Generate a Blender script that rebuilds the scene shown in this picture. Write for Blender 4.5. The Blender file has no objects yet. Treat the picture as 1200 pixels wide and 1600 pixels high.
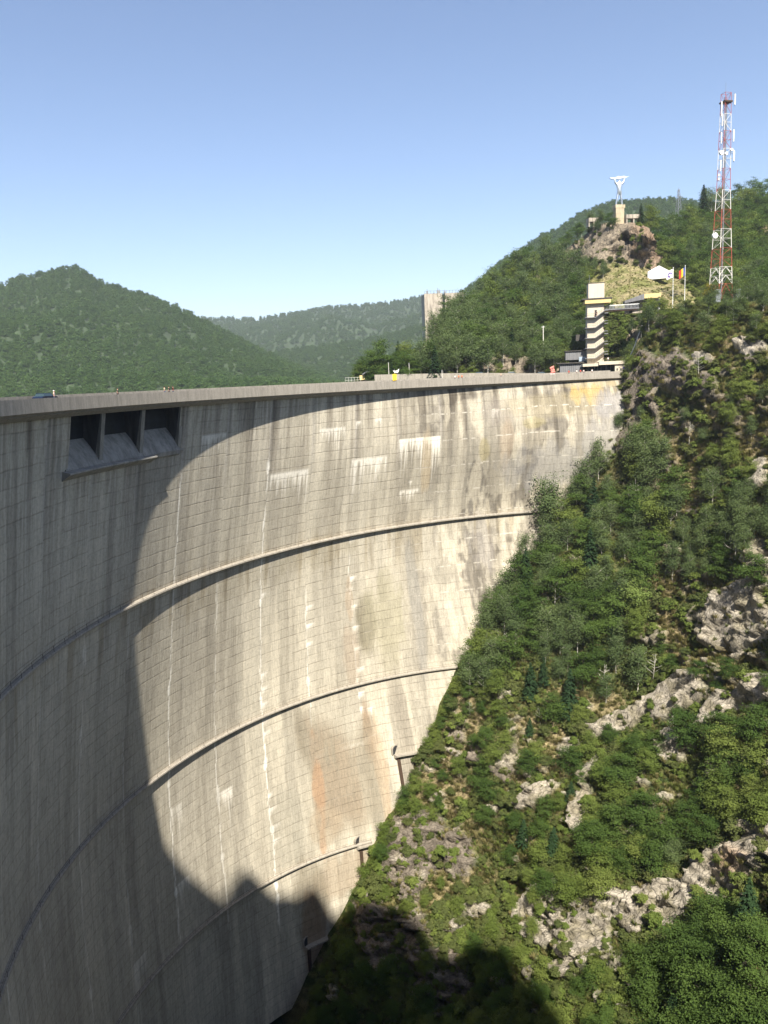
import bpy, math, random
import numpy as np
from mathutils import Vector, Matrix
C = bpy.data.collections.new('place'); bpy.context.scene.collection.children.link(C)
scene = bpy.context.scene
rng = np.random.default_rng(7); random.seed(7)

# ------------------------------------------------------------------ camera model
F, PITCH, ROLL = 1207.6, 0.169, -0.044
CX, CY, R, TH0, EYE = 85.056, 100.954, 133.32, -1.573, 0.44
S = 13.8
sp, cp, sr, cr = math.sin(PITCH), math.cos(PITCH), math.sin(ROLL), math.cos(ROLL)
def at(px, py, D):
    """point of the place seen at photo pixel (px,py) at optical depth D (arrays allowed)"""
    px = np.asarray(px, float); py = np.asarray(py, float); D = np.asarray(D, float)
    dx, dy = px-600, py-800
    u = (dx*cr + dy*sr)/F*D; v = (-dx*sr + dy*cr)/F*D
    return np.stack([u, D*cp - v*sp, EYE - D*sp - v*cp], -1)
def pix(P):
    P = np.asarray(P, float)
    X, Y, H = P[..., 0], P[..., 1], EYE-P[..., 2]
    zc = Y*cp+H*sp; u = F*X/zc; v = F*(H*cp-Y*sp)/zc
    return 600+u*cr-v*sr, 800+u*sr+v*cr, zc
def depth_for_z(px, py, z):
    """optical depth at which the ray through a pixel reaches height z"""
    a = at(px, py, 1.0); return (z-EYE)/(a[2]-EYE)

# ------------------------------------------------------------------ noise
def _h(ix, iy, iz, seed):
    n = (ix*374761393 + iy*668265263 + iz*2147483647 + seed*974634777) & 0xffffffff
    n = ((n ^ (n >> 13))*1274126177) & 0xffffffff
    n = (n ^ (n >> 16))*2246822519 & 0xffffffff
    return ((n ^ (n >> 15)) & 0xffffff)/16777215.0
def noise(x, y, z=0.0, seed=0):
    x, y, z = np.broadcast_arrays(np.asarray(x, float), np.asarray(y, float), np.asarray(z, float))
    xi, yi, zi = np.floor(x).astype(np.int64), np.floor(y).astype(np.int64), np.floor(z).astype(np.int64)
    fx, fy, fz = x-xi, y-yi, z-zi
    fx, fy, fz = fx*fx*(3-2*fx), fy*fy*(3-2*fy), fz*fz*(3-2*fz)
    o = 0
    for a in (0, 1):
        for b in (0, 1):
            for c in (0, 1):
                w = (fx if a else 1-fx)*(fy if b else 1-fy)*(fz if c else 1-fz)
                o = o + w*_h(xi+a, yi+b, zi+c, seed)
    return o
def fbm(x, y, z=0.0, seed=0, oct=4):
    s = 0; a = .5; t = 0
    for k in range(oct):
        s = s + a*noise(np.asarray(x)*2**k, np.asarray(y)*2**k, np.asarray(z)*2**k, seed+k*17); t += a; a *= .5
    return s/t
def sm(e0, e1, x):
    t = np.clip((x-e0)/(e1-e0), 0, 1); return t*t*(3-2*t)

# ------------------------------------------------------------------ object helpers
def tag(o, label=None, cat=None, group=None, kind=None):
    if label: o['label'] = label
    if cat: o['category'] = cat
    if group: o['group'] = group
    if kind: o['kind'] = kind
    return o
def empty(name, loc, label, cat, group=None, rz=0):
    o = bpy.data.objects.new(name, None); C.objects.link(o)
    o.location = loc; o.rotation_euler = (0, 0, rz); o.empty_display_size = .1
    return tag(o, label, cat, group)
def link(name, me, mat, parent=None, smooth=False):
    o = bpy.data.objects.new(name, me); C.objects.link(o)
    if mat is not None and not me.materials: me.materials.append(mat)
    if parent is not None: o.parent = parent
    if smooth: me.polygons.foreach_set('use_smooth', [True]*len(me.polygons))
    return o
def fastmesh(name, V, Q):
    """mesh from numpy vertices and quads"""
    me = bpy.data.meshes.new(name); V = np.ascontiguousarray(V, np.float32); Q = np.ascontiguousarray(Q, np.int32)
    k = Q.shape[1]
    me.vertices.add(len(V)); me.vertices.foreach_set('co', V.ravel())
    me.loops.add(Q.size); me.loops.foreach_set('vertex_index', Q.ravel())
    me.polygons.add(len(Q)); me.polygons.foreach_set('loop_start', np.arange(0, Q.size, k, dtype=np.int32))
    me.polygons.foreach_set('loop_total', np.full(len(Q), k, np.int32))
    me.update(calc_edges=True); me.validate(); return me
def grid_quads(nr, nc, keep=None, flip=False):
    r, c = np.meshgrid(np.arange(nr-1), np.arange(nc-1), indexing='ij')
    a = r*nc+c
    q = np.stack([a, a+1, a+nc+1, a+nc], -1).reshape(-1, 4)
    if keep is not None: q = q[keep.reshape(-1)]
    return q[:, ::-1] if flip else q
def setcol(me, col, name='Col'):
    a = me.color_attributes.new(name, 'FLOAT_COLOR', 'POINT')
    c = np.ones((len(me.vertices), 4), np.float32); c[:, :3] = np.clip(np.asarray(col).reshape(-1, 3), 0, 1)
    a.data.foreach_set('color', c.ravel())
def setuv(me, uv):
    l = np.empty(len(me.loops), np.int32); me.loops.foreach_get('vertex_index', l)
    L = me.uv_layers.new(name='UV'); L.data.foreach_set('uv', np.ascontiguousarray(uv[l], np.float32).ravel())
class MB:
    def __init__(s): s.v = []; s.f = []
    def add(s, vs, fs):
        n = len(s.v); s.v += [tuple(map(float, p)) for p in vs]; s.f += [tuple(i+n for i in q) for q in fs]; return s
    def box(s, x0, x1, y0, y1, z0, z1):
        vs = [(x, y, z) for z in (z0, z1) for y in (y0, y1) for x in (x0, x1)]
        return s.add(vs, [(0, 2, 3, 1), (4, 5, 7, 6), (0, 1, 5, 4), (2, 6, 7, 3), (0, 4, 6, 2), (1, 3, 7, 5)])
    def tube(s, a, b, r, n=6, r2=None):
        a, b = Vector(a), Vector(b); d = (b-a)
        if d.length < 1e-6: return s
        d.normalize(); x = d.orthogonal().normalized(); y = d.cross(x); r2 = r if r2 is None else r2
        vs = []
        for p, rr in ((a, r), (b, r2)):
            vs += [p+x*rr*math.cos(2*math.pi*k/n)+y*rr*math.sin(2*math.pi*k/n) for k in range(n)]
        return s.add(vs, [(k, (k+1) % n, n+(k+1) % n, n+k) for k in range(n)]+[tuple(range(n))[::-1], tuple(range(n, 2*n))])
    def prism(s, poly, y0, y1):
        """polygon in x,z extruded along y"""
        n = len(poly)
        vs = [(x, y0, z) for x, z in poly]+[(x, y1, z) for x, z in poly]
        return s.add(vs, [(k, (k+1) % n, n+(k+1) % n, n+k) for k in range(n)]+[tuple(range(n))[::-1], tuple(range(n, 2*n))])
    def ell(s, c, r, nu=10, nv=6):
        vs = []; fs = []
        for j in range(nv+1):
            t = math.pi*j/nv
            for i in range(nu):
                p = 2*math.pi*i/nu; vs.append((c[0]+r[0]*math.sin(t)*math.cos(p), c[1]+r[1]*math.sin(t)*math.sin(p), c[2]+r[2]*math.cos(t)))
        for j in range(nv):
            for i in range(nu): fs.append((j*nu+i, (j+1)*nu+i, (j+1)*nu+(i+1) % nu, j*nu+(i+1) % nu))
        return s.add(vs, fs)
    def build(s, name, mat, parent=None, smooth=False):
        me = bpy.data.meshes.new(name); me.from_pydata(s.v, [], s.f); me.validate(); me.update()
        import bmesh
        bm = bmesh.new(); bm.from_mesh(me); bmesh.ops.recalc_face_normals(bm, faces=bm.faces); bm.to_mesh(me); bm.free()
        return link(name, me, mat, parent, smooth)

# ------------------------------------------------------------------ materials
def nodes(name):
    m = bpy.data.materials.new(name); m.use_nodes = True; t = m.node_tree; t.nodes.clear()
    o = t.nodes.new('ShaderNodeOutputMaterial'); return m, t, o
class NT:
    def __init__(s, t): s.t = t
    def n(s, typ, **k):
        x = s.t.nodes.new('ShaderNode'+typ)
        for a, b in k.items(): setattr(x, a, b)
        return x
    def l(s, a, b): s.t.links.new(a, b)
    def math(s, op, a, b=None, c=None, clamp=False):
        x = s.n('Math', operation=op, use_clamp=clamp)
        for i, v in enumerate((a, b, c)):
            if v is None: continue
            if isinstance(v, (int, float)): x.inputs[i].default_value = v
            else: s.l(v, x.inputs[i])
        return x.outputs[0]
    def mix(s, f, a, b, blend='MIX'):
        x = s.n('Mix', data_type='RGBA', blend_type=blend)
        for k, v in ((0, f), (6, a), (7, b)):
            if isinstance(v, (int, float)): x.inputs[k].default_value = v
            elif isinstance(v, tuple): x.inputs[k].default_value = (*v, 1)
            else: s.l(v, x.inputs[k])
        return x.outputs[2]
    def noise(s, vec, scale, detail=4, rough=.55, dist=0):
        x = s.n('TexNoise'); x.inputs['Scale'].default_value = scale; x.inputs['Detail'].default_value = detail
        x.inputs['Roughness'].default_value = rough; x.inputs['Distortion'].default_value = dist
        if vec is not None: s.l(vec, x.inputs['Vector'])
        return x.outputs['Fac']
    def ramp(s, f, pts):
        x = s.n('ValToRGB'); e = x.color_ramp.elements
        for k, (p, c) in enumerate(pts):
            if k < 2: el = e[k]; el.position = p
            else: el = e.new(p)
            el.color = (*c, 1) if isinstance(c, tuple) else (c, c, c, 1)
        s.l(f, x.inputs[0]); return x.outputs[0]
    def scale(s, vec, sc):
        x = s.n('Mapping'); x.inputs['Scale'].default_value = sc; s.l(vec, x.inputs[0]); return x.outputs[0]
    def bump(s, h, strength=.3, dist=.1):
        x = s.n('Bump'); x.inputs['Strength'].default_value = strength; x.inputs['Distance'].default_value = dist; s.l(h, x.inputs['Height']); return x.outputs[0]
def principled(N, out, col, rough=.9, bump=None, spec=.3, metal=0):
    b = N.n('BsdfPrincipled')
    if isinstance(col, tuple): b.inputs['Base Color'].default_value = (*col, 1)
    else: N.l(col, b.inputs['Base Color'])
    b.inputs['Roughness'].default_value = rough; b.inputs['Specular IOR Level'].default_value = spec; b.inputs['Metallic'].default_value = metal
    if bump is not None: N.l(bump, b.inputs['Normal'])
    N.l(b.outputs[0], out.inputs[0]); return b
def plain(name, col, rough=.7, var=.15, scale=1.5, metal=0, spec=.3, streak=False):
    m, t, o = nodes(name); N = NT(t)
    co = N.n('TexCoord').outputs['Object']
    f = N.noise(N.scale(co, (1, 1, .15)) if streak else co, scale, 5, .6)
    f = N.ramp(f, [(.3, 1-var), (.7, 1+var*.6)])
    c = N.mix(1.0, (col[0], col[1], col[2]), f, 'MULTIPLY')
    principled(N, o, c, rough, None, spec, metal); return m
def dam_material():
    m, t, o = nodes('dam_concrete'); N = NT(t)
    col = N.n('VertexColor', layer_name='Col').outputs[0]
    msk = N.n('VertexColor', layer_name='Mask'); ms = N.n('SeparateColor'); N.l(msk.outputs[0], ms.inputs[0])
    uv = N.n('UVMap', uv_map='UV').outputs[0]          # u metres along the arch, v metres of height
    sx = N.n('SeparateXYZ'); N.l(uv, sx.inputs[0]); u, v = sx.outputs[0], sx.outputs[1]
    blk = N.math('FLOOR', N.math('DIVIDE', u, S))
    wn = N.n('TexWhiteNoise', noise_dimensions='1D'); N.l(blk, wn.inputs['W'])
    wob = N.math('MULTIPLY', N.math('SUBTRACT', N.noise(uv, .35, 3), .5), .5)
    vv = N.math('ADD', N.math('ADD', v, wob), N.math('MULTIPLY', wn.outputs['Value'], .9))
    def line(x, period, width):
        fr = N.math('FRACT', N.math('DIVIDE', x, period))
        d = N.math('MULTIPLY', N.math('MINIMUM', fr, N.math('SUBTRACT', 1.0, fr)), period)
        return N.math('SUBTRACT', 1.0, N.math('DIVIDE', d, width), clamp=True)
    lift = line(vv, 2.45, .19)
    pan = line(N.math('ADD', u, N.math('MULTIPLY', wob, .4)), S/5, .10)
    brk = N.ramp(N.noise(N.scale(uv, (.25, .5, 1)), 1.0, 4, .7), [(.38, 0.15), (.6, 1.0)])
    brk2 = N.ramp(N.noise(N.scale(uv, (1.2, .08, 1)), 1.0, 3, .6), [(.42, 0.0), (.62, 1.0)])
    lf = N.math('MULTIPLY', N.math('MULTIPLY', lift, brk), ms.outputs[0])
    pf = N.math('MULTIPLY', N.math('MULTIPLY', pan, brk2), N.math('MULTIPLY', ms.outputs[0], .8))
    # panel to panel difference
    pc = N.n('CombineXYZ'); N.l(N.math('FLOOR', N.math('DIVIDE', u, S/5)), pc.inputs[0]); N.l(N.math('FLOOR', N.math('DIVIDE', vv, 2.45)), pc.inputs[1])
    w2 = N.n('TexWhiteNoise', noise_dimensions='2D'); N.l(pc.outputs[0], w2.inputs['Vector'])
    c = N.mix(1.0, col, N.ramp(w2.outputs['Value'], [(0, .95), (1, 1.04)]), 'MULTIPLY')
    fine = N.noise(N.scale(uv, (3.2, .25, 1)), 1.0, 5, .65)
    c = N.mix(1.0, c, N.ramp(fine, [(.28, .72), (.5, 1.0), (.74, 1.16)]), 'MULTIPLY')
    fine2 = N.noise(uv, 1.6, 6, .75)
    c = N.mix(1.0, c, N.ramp(fine2, [(.3, .78), (.5, 1.0), (.7, 1.14)]), 'MULTIPLY')
    c = N.mix(N.math('MULTIPLY', lf, .68), c, N.mix(1.0, c, (.38, .35, .32), 'MULTIPLY'))
    c = N.mix(N.math('MULTIPLY', pf, .5), c, N.mix(1.0, c, (.45, .43, .40), 'MULTIPLY'))
    # white lime along the lifts
    wl = N.math('MULTIPLY', N.math('MULTIPLY', line(vv, 7.35, .26), N.ramp(N.noise(N.scale(uv, (.4, .1, 1)), 1.0, 4, .7), [(.45, 0.0), (.6, 1.0)])), ms.outputs[1])
    c = N.mix(wl, c, (.52, .485, .42))
    h = N.math('SUBTRACT', N.math('MULTIPLY', fine2, .3), N.math('ADD', lf, N.math('MULTIPLY', pf, .6)))
    principled(N, o, c, .92, N.bump(h, .5, .08), .2); return m
def concrete(name, col, scale=1.0, stain=.45):
    m, t, o = nodes(name); N = NT(t); g = N.n('TexCoord').outputs['Object']
    a = N.noise(N.scale(g, (1.3, 1.3, .18)), 1.0*scale, 6, .7); b = N.noise(g, 3.0*scale, 6, .7)
    c = N.mix(1.0, col, N.ramp(a, [(.32, 1-stain), (.55, 1.0), (.75, 1.15)]), 'MULTIPLY')
    c = N.mix(1.0, c, N.ramp(b, [(.3, .85), (.7, 1.1)]), 'MULTIPLY')
    principled(N, o, c, .9, N.bump(b, .3, .05), .2); return m
def terrain_material(name, bumpd=.35, fscale=1.0):
    m, t, o = nodes(name); N = NT(t); g = N.n('TexCoord').outputs['Object']
    col = N.n('VertexColor', layer_name='Col').outputs[0]
    a = N.noise(g, 1.7*fscale, 8, .75, .6); b = N.noise(g, .35*fscale, 6, .7, 1.5)
    c = N.mix(1.0, col, N.ramp(a, [(.3, .55), (.5, 1.0), (.72, 1.35)]), 'MULTIPLY')
    c = N.mix(1.0, c, N.ramp(b, [(.3, .75), (.7, 1.2)]), 'MULTIPLY')
    v = N.n('TexVoronoi', feature='DISTANCE_TO_EDGE'); v.inputs['Scale'].default_value = .55*fscale
    dm = N.n('Mapping'); N.l(g, dm.inputs[0]); dm.inputs['Rotation'].default_value = (.6, .5, .3); dm.inputs['Scale'].default_value = (1, 2.4, .7)
    nz = N.n('VectorMath', operation='ADD'); N.l(dm.outputs[0], nz.inputs[0])
    cn = N.n('TexNoise'); cn.inputs['Scale'].default_value = 1.1; N.l(g, cn.inputs[0]); N.l(cn.outputs['Color'], nz.inputs[1]); N.l(nz.outputs[0], v.inputs['Vector'])
    cr_ = N.ramp(v.outputs['Distance'], [(0, 0.0), (.09, 1.0)])
    c = N.mix(1.0, c, N.ramp(cr_, [(0, .6), (1, 1.0)]), 'MULTIPLY')
    h = N.math('ADD', N.math('MULTIPLY', a, 1.0), N.math('MULTIPLY', cr_, .5))
    principled(N, o, c, .95, N.bump(h, .9, bumpd), .1); return m
def leaf_material(name, c1, c2, transl=.3, sat=0):
    m, t, o = nodes(name); N = NT(t)
    oi = N.n('ObjectInfo').outputs['Random']
    at_ = N.n('Attribute', attribute_name='tint').outputs['Fac']
    gp = N.n('NewGeometry').outputs['Position']; pn = N.ramp(N.noise(gp, .02, 3, .6), [(.35, 0.0), (.65, 1.0)])
    f = N.math('ADD', N.math('ADD', N.math('MULTIPLY', oi, .45), N.math('MULTIPLY', at_, .3)), N.math('MULTIPLY', pn, .25))
    c = N.mix(f, c1, c2)
    d = N.n('BsdfDiffuse'); N.l(c, d.inputs[0]); tr = N.n('BsdfTranslucent')
    N.l(N.mix(1.0, c, (1.15, 1.2, .6), 'MULTIPLY'), tr.inputs[0])
    ms = N.n('MixShader'); ms.inputs[0].default_value = transl; N.l(d.outputs[0], ms.inputs[1]); N.l(tr.outputs[0], ms.inputs[2])
    N.l(ms.outputs[0], o.inputs[0]); return m

M = {}
M['dam'] = dam_material()
M['crest'] = concrete('crest_concrete', (.30, .275, .24), 1.2, .28)
M['road'] = plain('asphalt', (.10, .10, .10), .95, .2, 2)
M['ledge'] = concrete('ledge_concrete', (.33, .30, .255), 1.0, .3)
M['pier'] = concrete('pier_concrete', (.29, .275, .245), 1.5, .45)
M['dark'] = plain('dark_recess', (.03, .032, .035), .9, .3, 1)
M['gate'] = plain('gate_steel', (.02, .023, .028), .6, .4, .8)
M['steel'] = plain('galvanised_steel', (.30, .31, .32), .5, .1, 3, .6)
M['rust'] = plain('rusty_steel', (.07, .045, .03), .8, .4, 3)
M['terr'] = terrain_material('slope_ground'); M['terr2'] = terrain_material('upper_ground', .5, .7)
M['water'] = plain('lake_water', (.02, .05, .05), .12, .1, .05, 0, .5)
M['far'] = plain('forest_floor', (.035, .055, .025), .95, .4, .05)
M['bark'] = plain('bark', (.075, .06, .045), .95, .3, 3); M['palebark'] = plain('pale_bark', (.46, .44, .38), .9, .3, 3)
M['beech'] = leaf_material('beech_leaves', (.034, .066, .018), (.100, .150, .038))
M['aspen'] = leaf_material('aspen_leaves', (.066, .100, .042), (.135, .178, .072))
M['bright'] = leaf_material('bright_leaves', (.082, .125, .028), (.175, .21, .058))
M['yellowleaf'] = leaf_material('yellowing_leaves', (.26, .22, .03), (.34, .27, .05))
M['spruce'] = leaf_material('spruce_needles', (.020, .042, .020), (.038, .068, .028), .1)
M['shrub'] = leaf_material('shrub_leaves', (.065, .088, .030), (.140, .155, .055))
M['lime'] = leaf_material('lime_leaves', (.13, .19, .05), (.19, .24, .075))
M['dry'] = leaf_material('dry_grass', (.24, .205, .10), (.17, .165, .065), .3)
M['greengrass'] = leaf_material('green_grass', (.09, .125, .03), (.17, .18, .06), .3)
M['farleaf'] = leaf_material('far_canopy_leaves', (.036, .074, .022), (.082, .135, .042), .2)

# ------------------------------------------------------------------ world, sun, camera
AZ, EL = math.radians(174.64), math.radians(50.95)
SUN = np.array([math.sin(AZ)*math.cos(EL), math.cos(AZ)*math.cos(EL), math.sin(EL)])
w = bpy.data.worlds.new('World'); scene.world = w; w.use_nodes = True
bg = w.node_tree.nodes['Background']; sk = w.node_tree.nodes.new('ShaderNodeTexSky')
sk.sky_type = 'NISHITA'; sk.sun_disc = False; sk.sun_elevation = EL; sk.sun_rotation = AZ
sk.altitude = 900; sk.air_density = 1.0; sk.dust_density = .7; sk.ozone_density = 1.5
tm_ = w.node_tree.nodes.new('ShaderNodeMix'); tm_.data_type = 'RGBA'; tm_.blend_type = 'MULTIPLY'; tm_.inputs[0].default_value = 1; tm_.inputs[7].default_value = (1.0, .96, .98, 1); w.node_tree.links.new(sk.outputs[0], tm_.inputs[6]); w.node_tree.links.new(tm_.outputs[2], bg.inputs[0]); bg.inputs[1].default_value = .080
ld = bpy.data.lights.new('sun', 'SUN'); ld.energy = 5.0; ld.angle = math.radians(.53); ld.color = (1, .93, .80)
so = bpy.data.objects.new('sun', ld); C.objects.link(so); so.rotation_euler = Vector(SUN).to_track_quat('Z', 'Y').to_euler(); so.location = (0, -50, 300)
cd = bpy.data.cameras.new('camera'); cam = bpy.data.objects.new('camera', cd); C.objects.link(cam); scene.camera = cam
cd.sensor_fit = 'VERTICAL'; cd.sensor_height = 36; cd.lens = 36*F/1600; cd.clip_start = .1; cd.clip_end = 20000
e1, e2, fw = Vector((1, 0, 0)), Vector((0, -sp, -cp)), Vector((0, cp, -sp))
rt = cr*e1 - sr*e2; dn = sr*e1 + cr*e2
cam.matrix_world = Matrix(((rt.x, -dn.x, -fw.x, 0), (rt.y, -dn.y, -fw.y, 0), (rt.z, -dn.z, -fw.z, EYE), (0, 0, 0, 1)))
scene.view_settings.view_transform = 'Standard'; scene.view_settings.look = 'None'; scene.view_settings.exposure = 1.3
scene.render.resolution_x, scene.render.resolution_y = 768, 1024
scene.cycles.max_bounces = 5; scene.cycles.diffuse_bounces = 3; scene.cycles.transparent_max_bounces = 4; scene.cycles.volume_bounces = 0

# ------------------------------------------------------------------ the dam
ZK = np.array([0, EYE-40.442, EYE-82.641, EYE-127.554])
CK = np.array([[0, 0, 0], [7.56, -1.031, -3.492], [12.895, -6.384, -9.84], [13.74, -12.008, -16.89]])
FO = .60
def _prof():
    K = np.array([0, -15, ZK[1], ZK[2], ZK[3], -165]); V = np.vstack([CK[0], [2.83, -1.42, -2.16], CK[1], CK[2], CK[3], CK[3]+(CK[3]-CK[2])*.2]); s = np.linspace(0, 165, 400); x = -K; out = []
    for j in range(3):
        y = V[:, j]; d = np.diff(y)/np.diff(x); m = np.empty(len(x)); m[0] = d[0]; m[-1] = d[-1]
        for k in range(1, len(x)-1):
            a, b = x[k]-x[k-1], x[k+1]-x[k]; m[k] = (d[k-1]*b+d[k]*a)/(a+b)
        k = np.clip(np.searchsorted(x, s, side='right')-1, 0, len(x)-2); H = x[k+1]-x[k]; u = (s-x[k])/H
        out.append((2*u**3-3*u**2+1)*y[k]+(u**3-2*u**2+u)*H*m[k]+(-2*u**3+3*u**2)*y[k+1]+(u**3-u**2)*H*m[k+1])
    return s, out
PRF = _prof()
def rho(i, z):
    g = (np.asarray(i, float)-5)/5
    g = np.where(g < -1.1, -1.1-.35*(1-np.exp((g+1.1)/.35)), g)      # the left flank flattens out
    s = np.clip(-np.asarray(z, float), 0, 165); c = [np.interp(s, PRF[0], PRF[1][j]) for j in range(3)]
    return R+FO+c[0]+c[1]*g+c[2]*g*g
def pol(i, ro, z):
    a = TH0+np.asarray(i, float)*S/R
    return np.stack(np.broadcast_arrays(CX+ro*np.sin(a), CY+ro*np.cos(a), z), -1)
dam = empty('arch_dam', pol(5, R, -165), 'huge curved concrete arch dam with stained pale face, crest road and inspection ledges', 'dam')
DAMLOC = np.array(dam.location)
def sweep(name, prof, i0, i1, n, mat, parent=dam, zref=None, ref=None, jag=None):
    """closed profile (d_rho, z) swept round the arch; zref: follow the face at that height"""
    ii = np.linspace(i0, i1, n); k = len(prof); V = []
    for i in ii:
        base = R if zref is None else float(rho(i, zref))
        for d, z in prof: V.append(pol(i, base+d, z if zref is None else zref+z))
    V = np.array(V)-DAMLOC; Q = []
    for a in range(n-1):
        for b in range(k):
            c = (b+1) % k; Q.append((a*k+b, (a+1)*k+b, (a+1)*k+c, a*k+c))
    me = bpy.data.meshes.new(name); me.from_pydata(V.tolist(), [], Q+[tuple(range(k))[::-1], tuple(range((n-1)*k, n*k))]); me.update()
    return link(name, me, mat, parent)
I0, I1 = -10.0, 14.75
OPN = (1.48, 3.88, -11.35, -2.62)
def build_wall():
    ii = np.unique(np.concatenate([np.linspace(I0, -1.5, 90), np.linspace(-1.5, I1, 820), [OPN[0], OPN[1]]]))
    zz = np.unique(np.concatenate([np.linspace(-168, -2.2, 430), [OPN[2], OPN[3]]]))[::-1]
    I, Z = np.meshgrid(ii, zz)
    ro = rho(I, Z)
    P = pol(I, ro, Z)
    # ---- staining
    U = I*S; dz = -Z
    base = np.array([.46, .422, .345]); col = np.ones(I.shape+(3,))*base
    def mul(mask, c):
        nonlocal col
        col = col*(1-mask[..., None]*(1-np.array(c)))
    def lay(mask, c):
        nonlocal col
        col = col*(1-mask[..., None])+np.array(c)*mask[..., None]
    big = fbm(U*.03, Z*.02, 0, 3, 4); col = col*(.84+.32*big)[..., None]
    tone = fbm(U*.11, Z*.012, 0, 5, 4); mul(sm(.45, .75, tone)*.5, (.80, .80, .82))
    lay(sm(.55, .8, fbm(U*.14, Z*.015, 0, 9, 4))*.35, (.52, .47, .375))
    kc = np.floor(U/2.76+.35*(noise(Z*.15, 0, 0, 19)-.5)); hc = _h(kc.astype(np.int64), np.zeros_like(kc, np.int64), np.zeros_like(kc, np.int64), 15); hv = .35+.65*sm(.35, .65, noise(kc*3.7, Z*.05, 0, 16))
    col = col*(1+(hc-.5)*.34*hv)[..., None]
    right = sm(8.5, 10.5, I); left = 1-sm(3.5, 6.5, I)
    # streaks running down
    s1 = fbm(U*.55, Z*.03, 0, 21, 4); s2 = fbm(U*1.6, Z*.05, 0, 33, 3); s3 = fbm(U*.8, Z*.018, 0, 55, 4)
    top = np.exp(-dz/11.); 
    mul(sm(.47, .60, s1)*(.35+.65*np.clip(top*1.9, 0, 1))*.72, (.50, .48, .47))
    mul(sm(.5, .64, s2)*(.3+.7*np.clip(top*2, 0, 1))*.6, (.55, .53, .52))
    mul(np.clip(top*1.2, 0, 1)*left*.35, (.72, .74, .78))  # left part evenly darker and bluer towards the crest
    lay(sm(.54, .66, s3)*.5*(.4+.6*right), (.56, .51, .41))
    # right part: patchy grey film on cream, in blocks
    bi = np.floor(I*2.5+.7*noise(I*0, Z*.13, 0, 4)); bz = np.floor(dz/2.45+.8*noise(I*3, Z*0, 0, 8))
    blk = _h(bi.astype(np.int64), bz.astype(np.int64), np.zeros_like(bi, np.int64), 3)
    film = sm(.47, .58, fbm(U*.12, Z*.07, 0, 61, 5)+.17*(blk-.5)+.10*(fbm(U*.9, Z*.5, 0, 62, 4)-.5)*2)
    col = col*(1-.24*right)[..., None]; mul(sm(.35, .65, fbm(U*.05, Z*.04, 0, 88, 3))*sm(10, 12.5, I)*.6, (.72, .71, .72)); mul(sm(.42, .62, s1)*right*np.exp(-dz/18.)*.8, (.55, .53, .51))
    mul(film*right*.9*sm(1, 6, dz)*(1-.35*sm(60, 110, dz)), (.50, .49, .50))
    lay(sm(.50, .64, fbm(U*.45, Z*.10, 0, 67, 5))*right*.6, (.50, .455, .365))
    lay(sm(.52, .60, fbm(U*.9, Z*.25, 0, 71, 4))*right*.28*sm(30, 50, dz), (.54, .50, .42))
    mul(sm(.55, .66, fbm(U*.35, Z*.02, 0, 75, 4))*sm(7.5, 9, I)*sm(78, 90, dz)*.75, (.52, .51, .52))
    # joints: pale pilaster near the crest, lime lower down
    fr = I-np.round(I); jd = np.abs(fr)*S; j = np.round(I).astype(int)
    jn = noise(j*7.3, Z*.12, 0, 12)
    onj = (np.abs(fr+.012*(fbm(Z*.2, j*3., 0, 31, 3)-.5)))*S
    lay((1-sm(.25, .5, jd))*sm(30, 12, dz)*.45*(j <= 10), (.40, .37, .33))
    mul((1-sm(.25, .6, np.abs(fr*S-.62)))*sm(34, 8, dz)*.55*(j <= 10), (.5, .5, .52))  # dark side of the raised strip put into the colour
    limes = {-1: (60, 160, .5), 0: (70, 165, .7), 1: (45, 110, .35), 2: (40, 160, .55), 3: (42, 150, .40), 4: (17, 126, 1.), 5: (40, 132, .62),
             6: (16, 142, 1.), 7: (52, 118, .7), 8: (45, 86, .6), 9: (100, 125, .3)}
    for jj, (a, b, st) in limes.items():
        wdt = .16+.5*sm(.6, .85, fbm(Z*.22, jj*5., 0, 41, 3))
        brk = sm(.30, .5, fbm(Z*.11, jj*9.+2, 0, 43, 3)+(.22 if st > .9 else 0))
        mk = (1-sm(wdt*.5, wdt, np.abs((I-jj)*S+.35*(fbm(Z*.3, jj*1., 0, 47, 3)-.5)*2)))*sm(a-2, a+3, dz)*(1-sm(b-3, b+2, dz))*brk*st
        lay(np.clip(mk, 0, 1), (.80, .77, .70))
    # little lime flags on the lifts right of joint 6 and 8
    for jj, zs in ((6, (50, 71, 75, 79, 83, 87, 104, 108, 113, 117)), (7, (57, 62, 67, 99)), (8, (41, 52, 60, 66, 72, 78, 85, 89, 98))):
        for z0 in zs:
            ln = 1.2+1.6*_h(np.int64(z0), np.int64(jj), np.int64(1), 5)
            mk = sm(-.1, .1, (I-jj)*S)*(1-sm(ln, ln+.6, (I-jj)*S))*sm(z0-.3, z0, dz)*(1-sm(z0+.4, z0+2.6, dz+1.5*(I-jj)*S/ln))
            lay(mk*.85, (.78, .74, .67))
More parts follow.
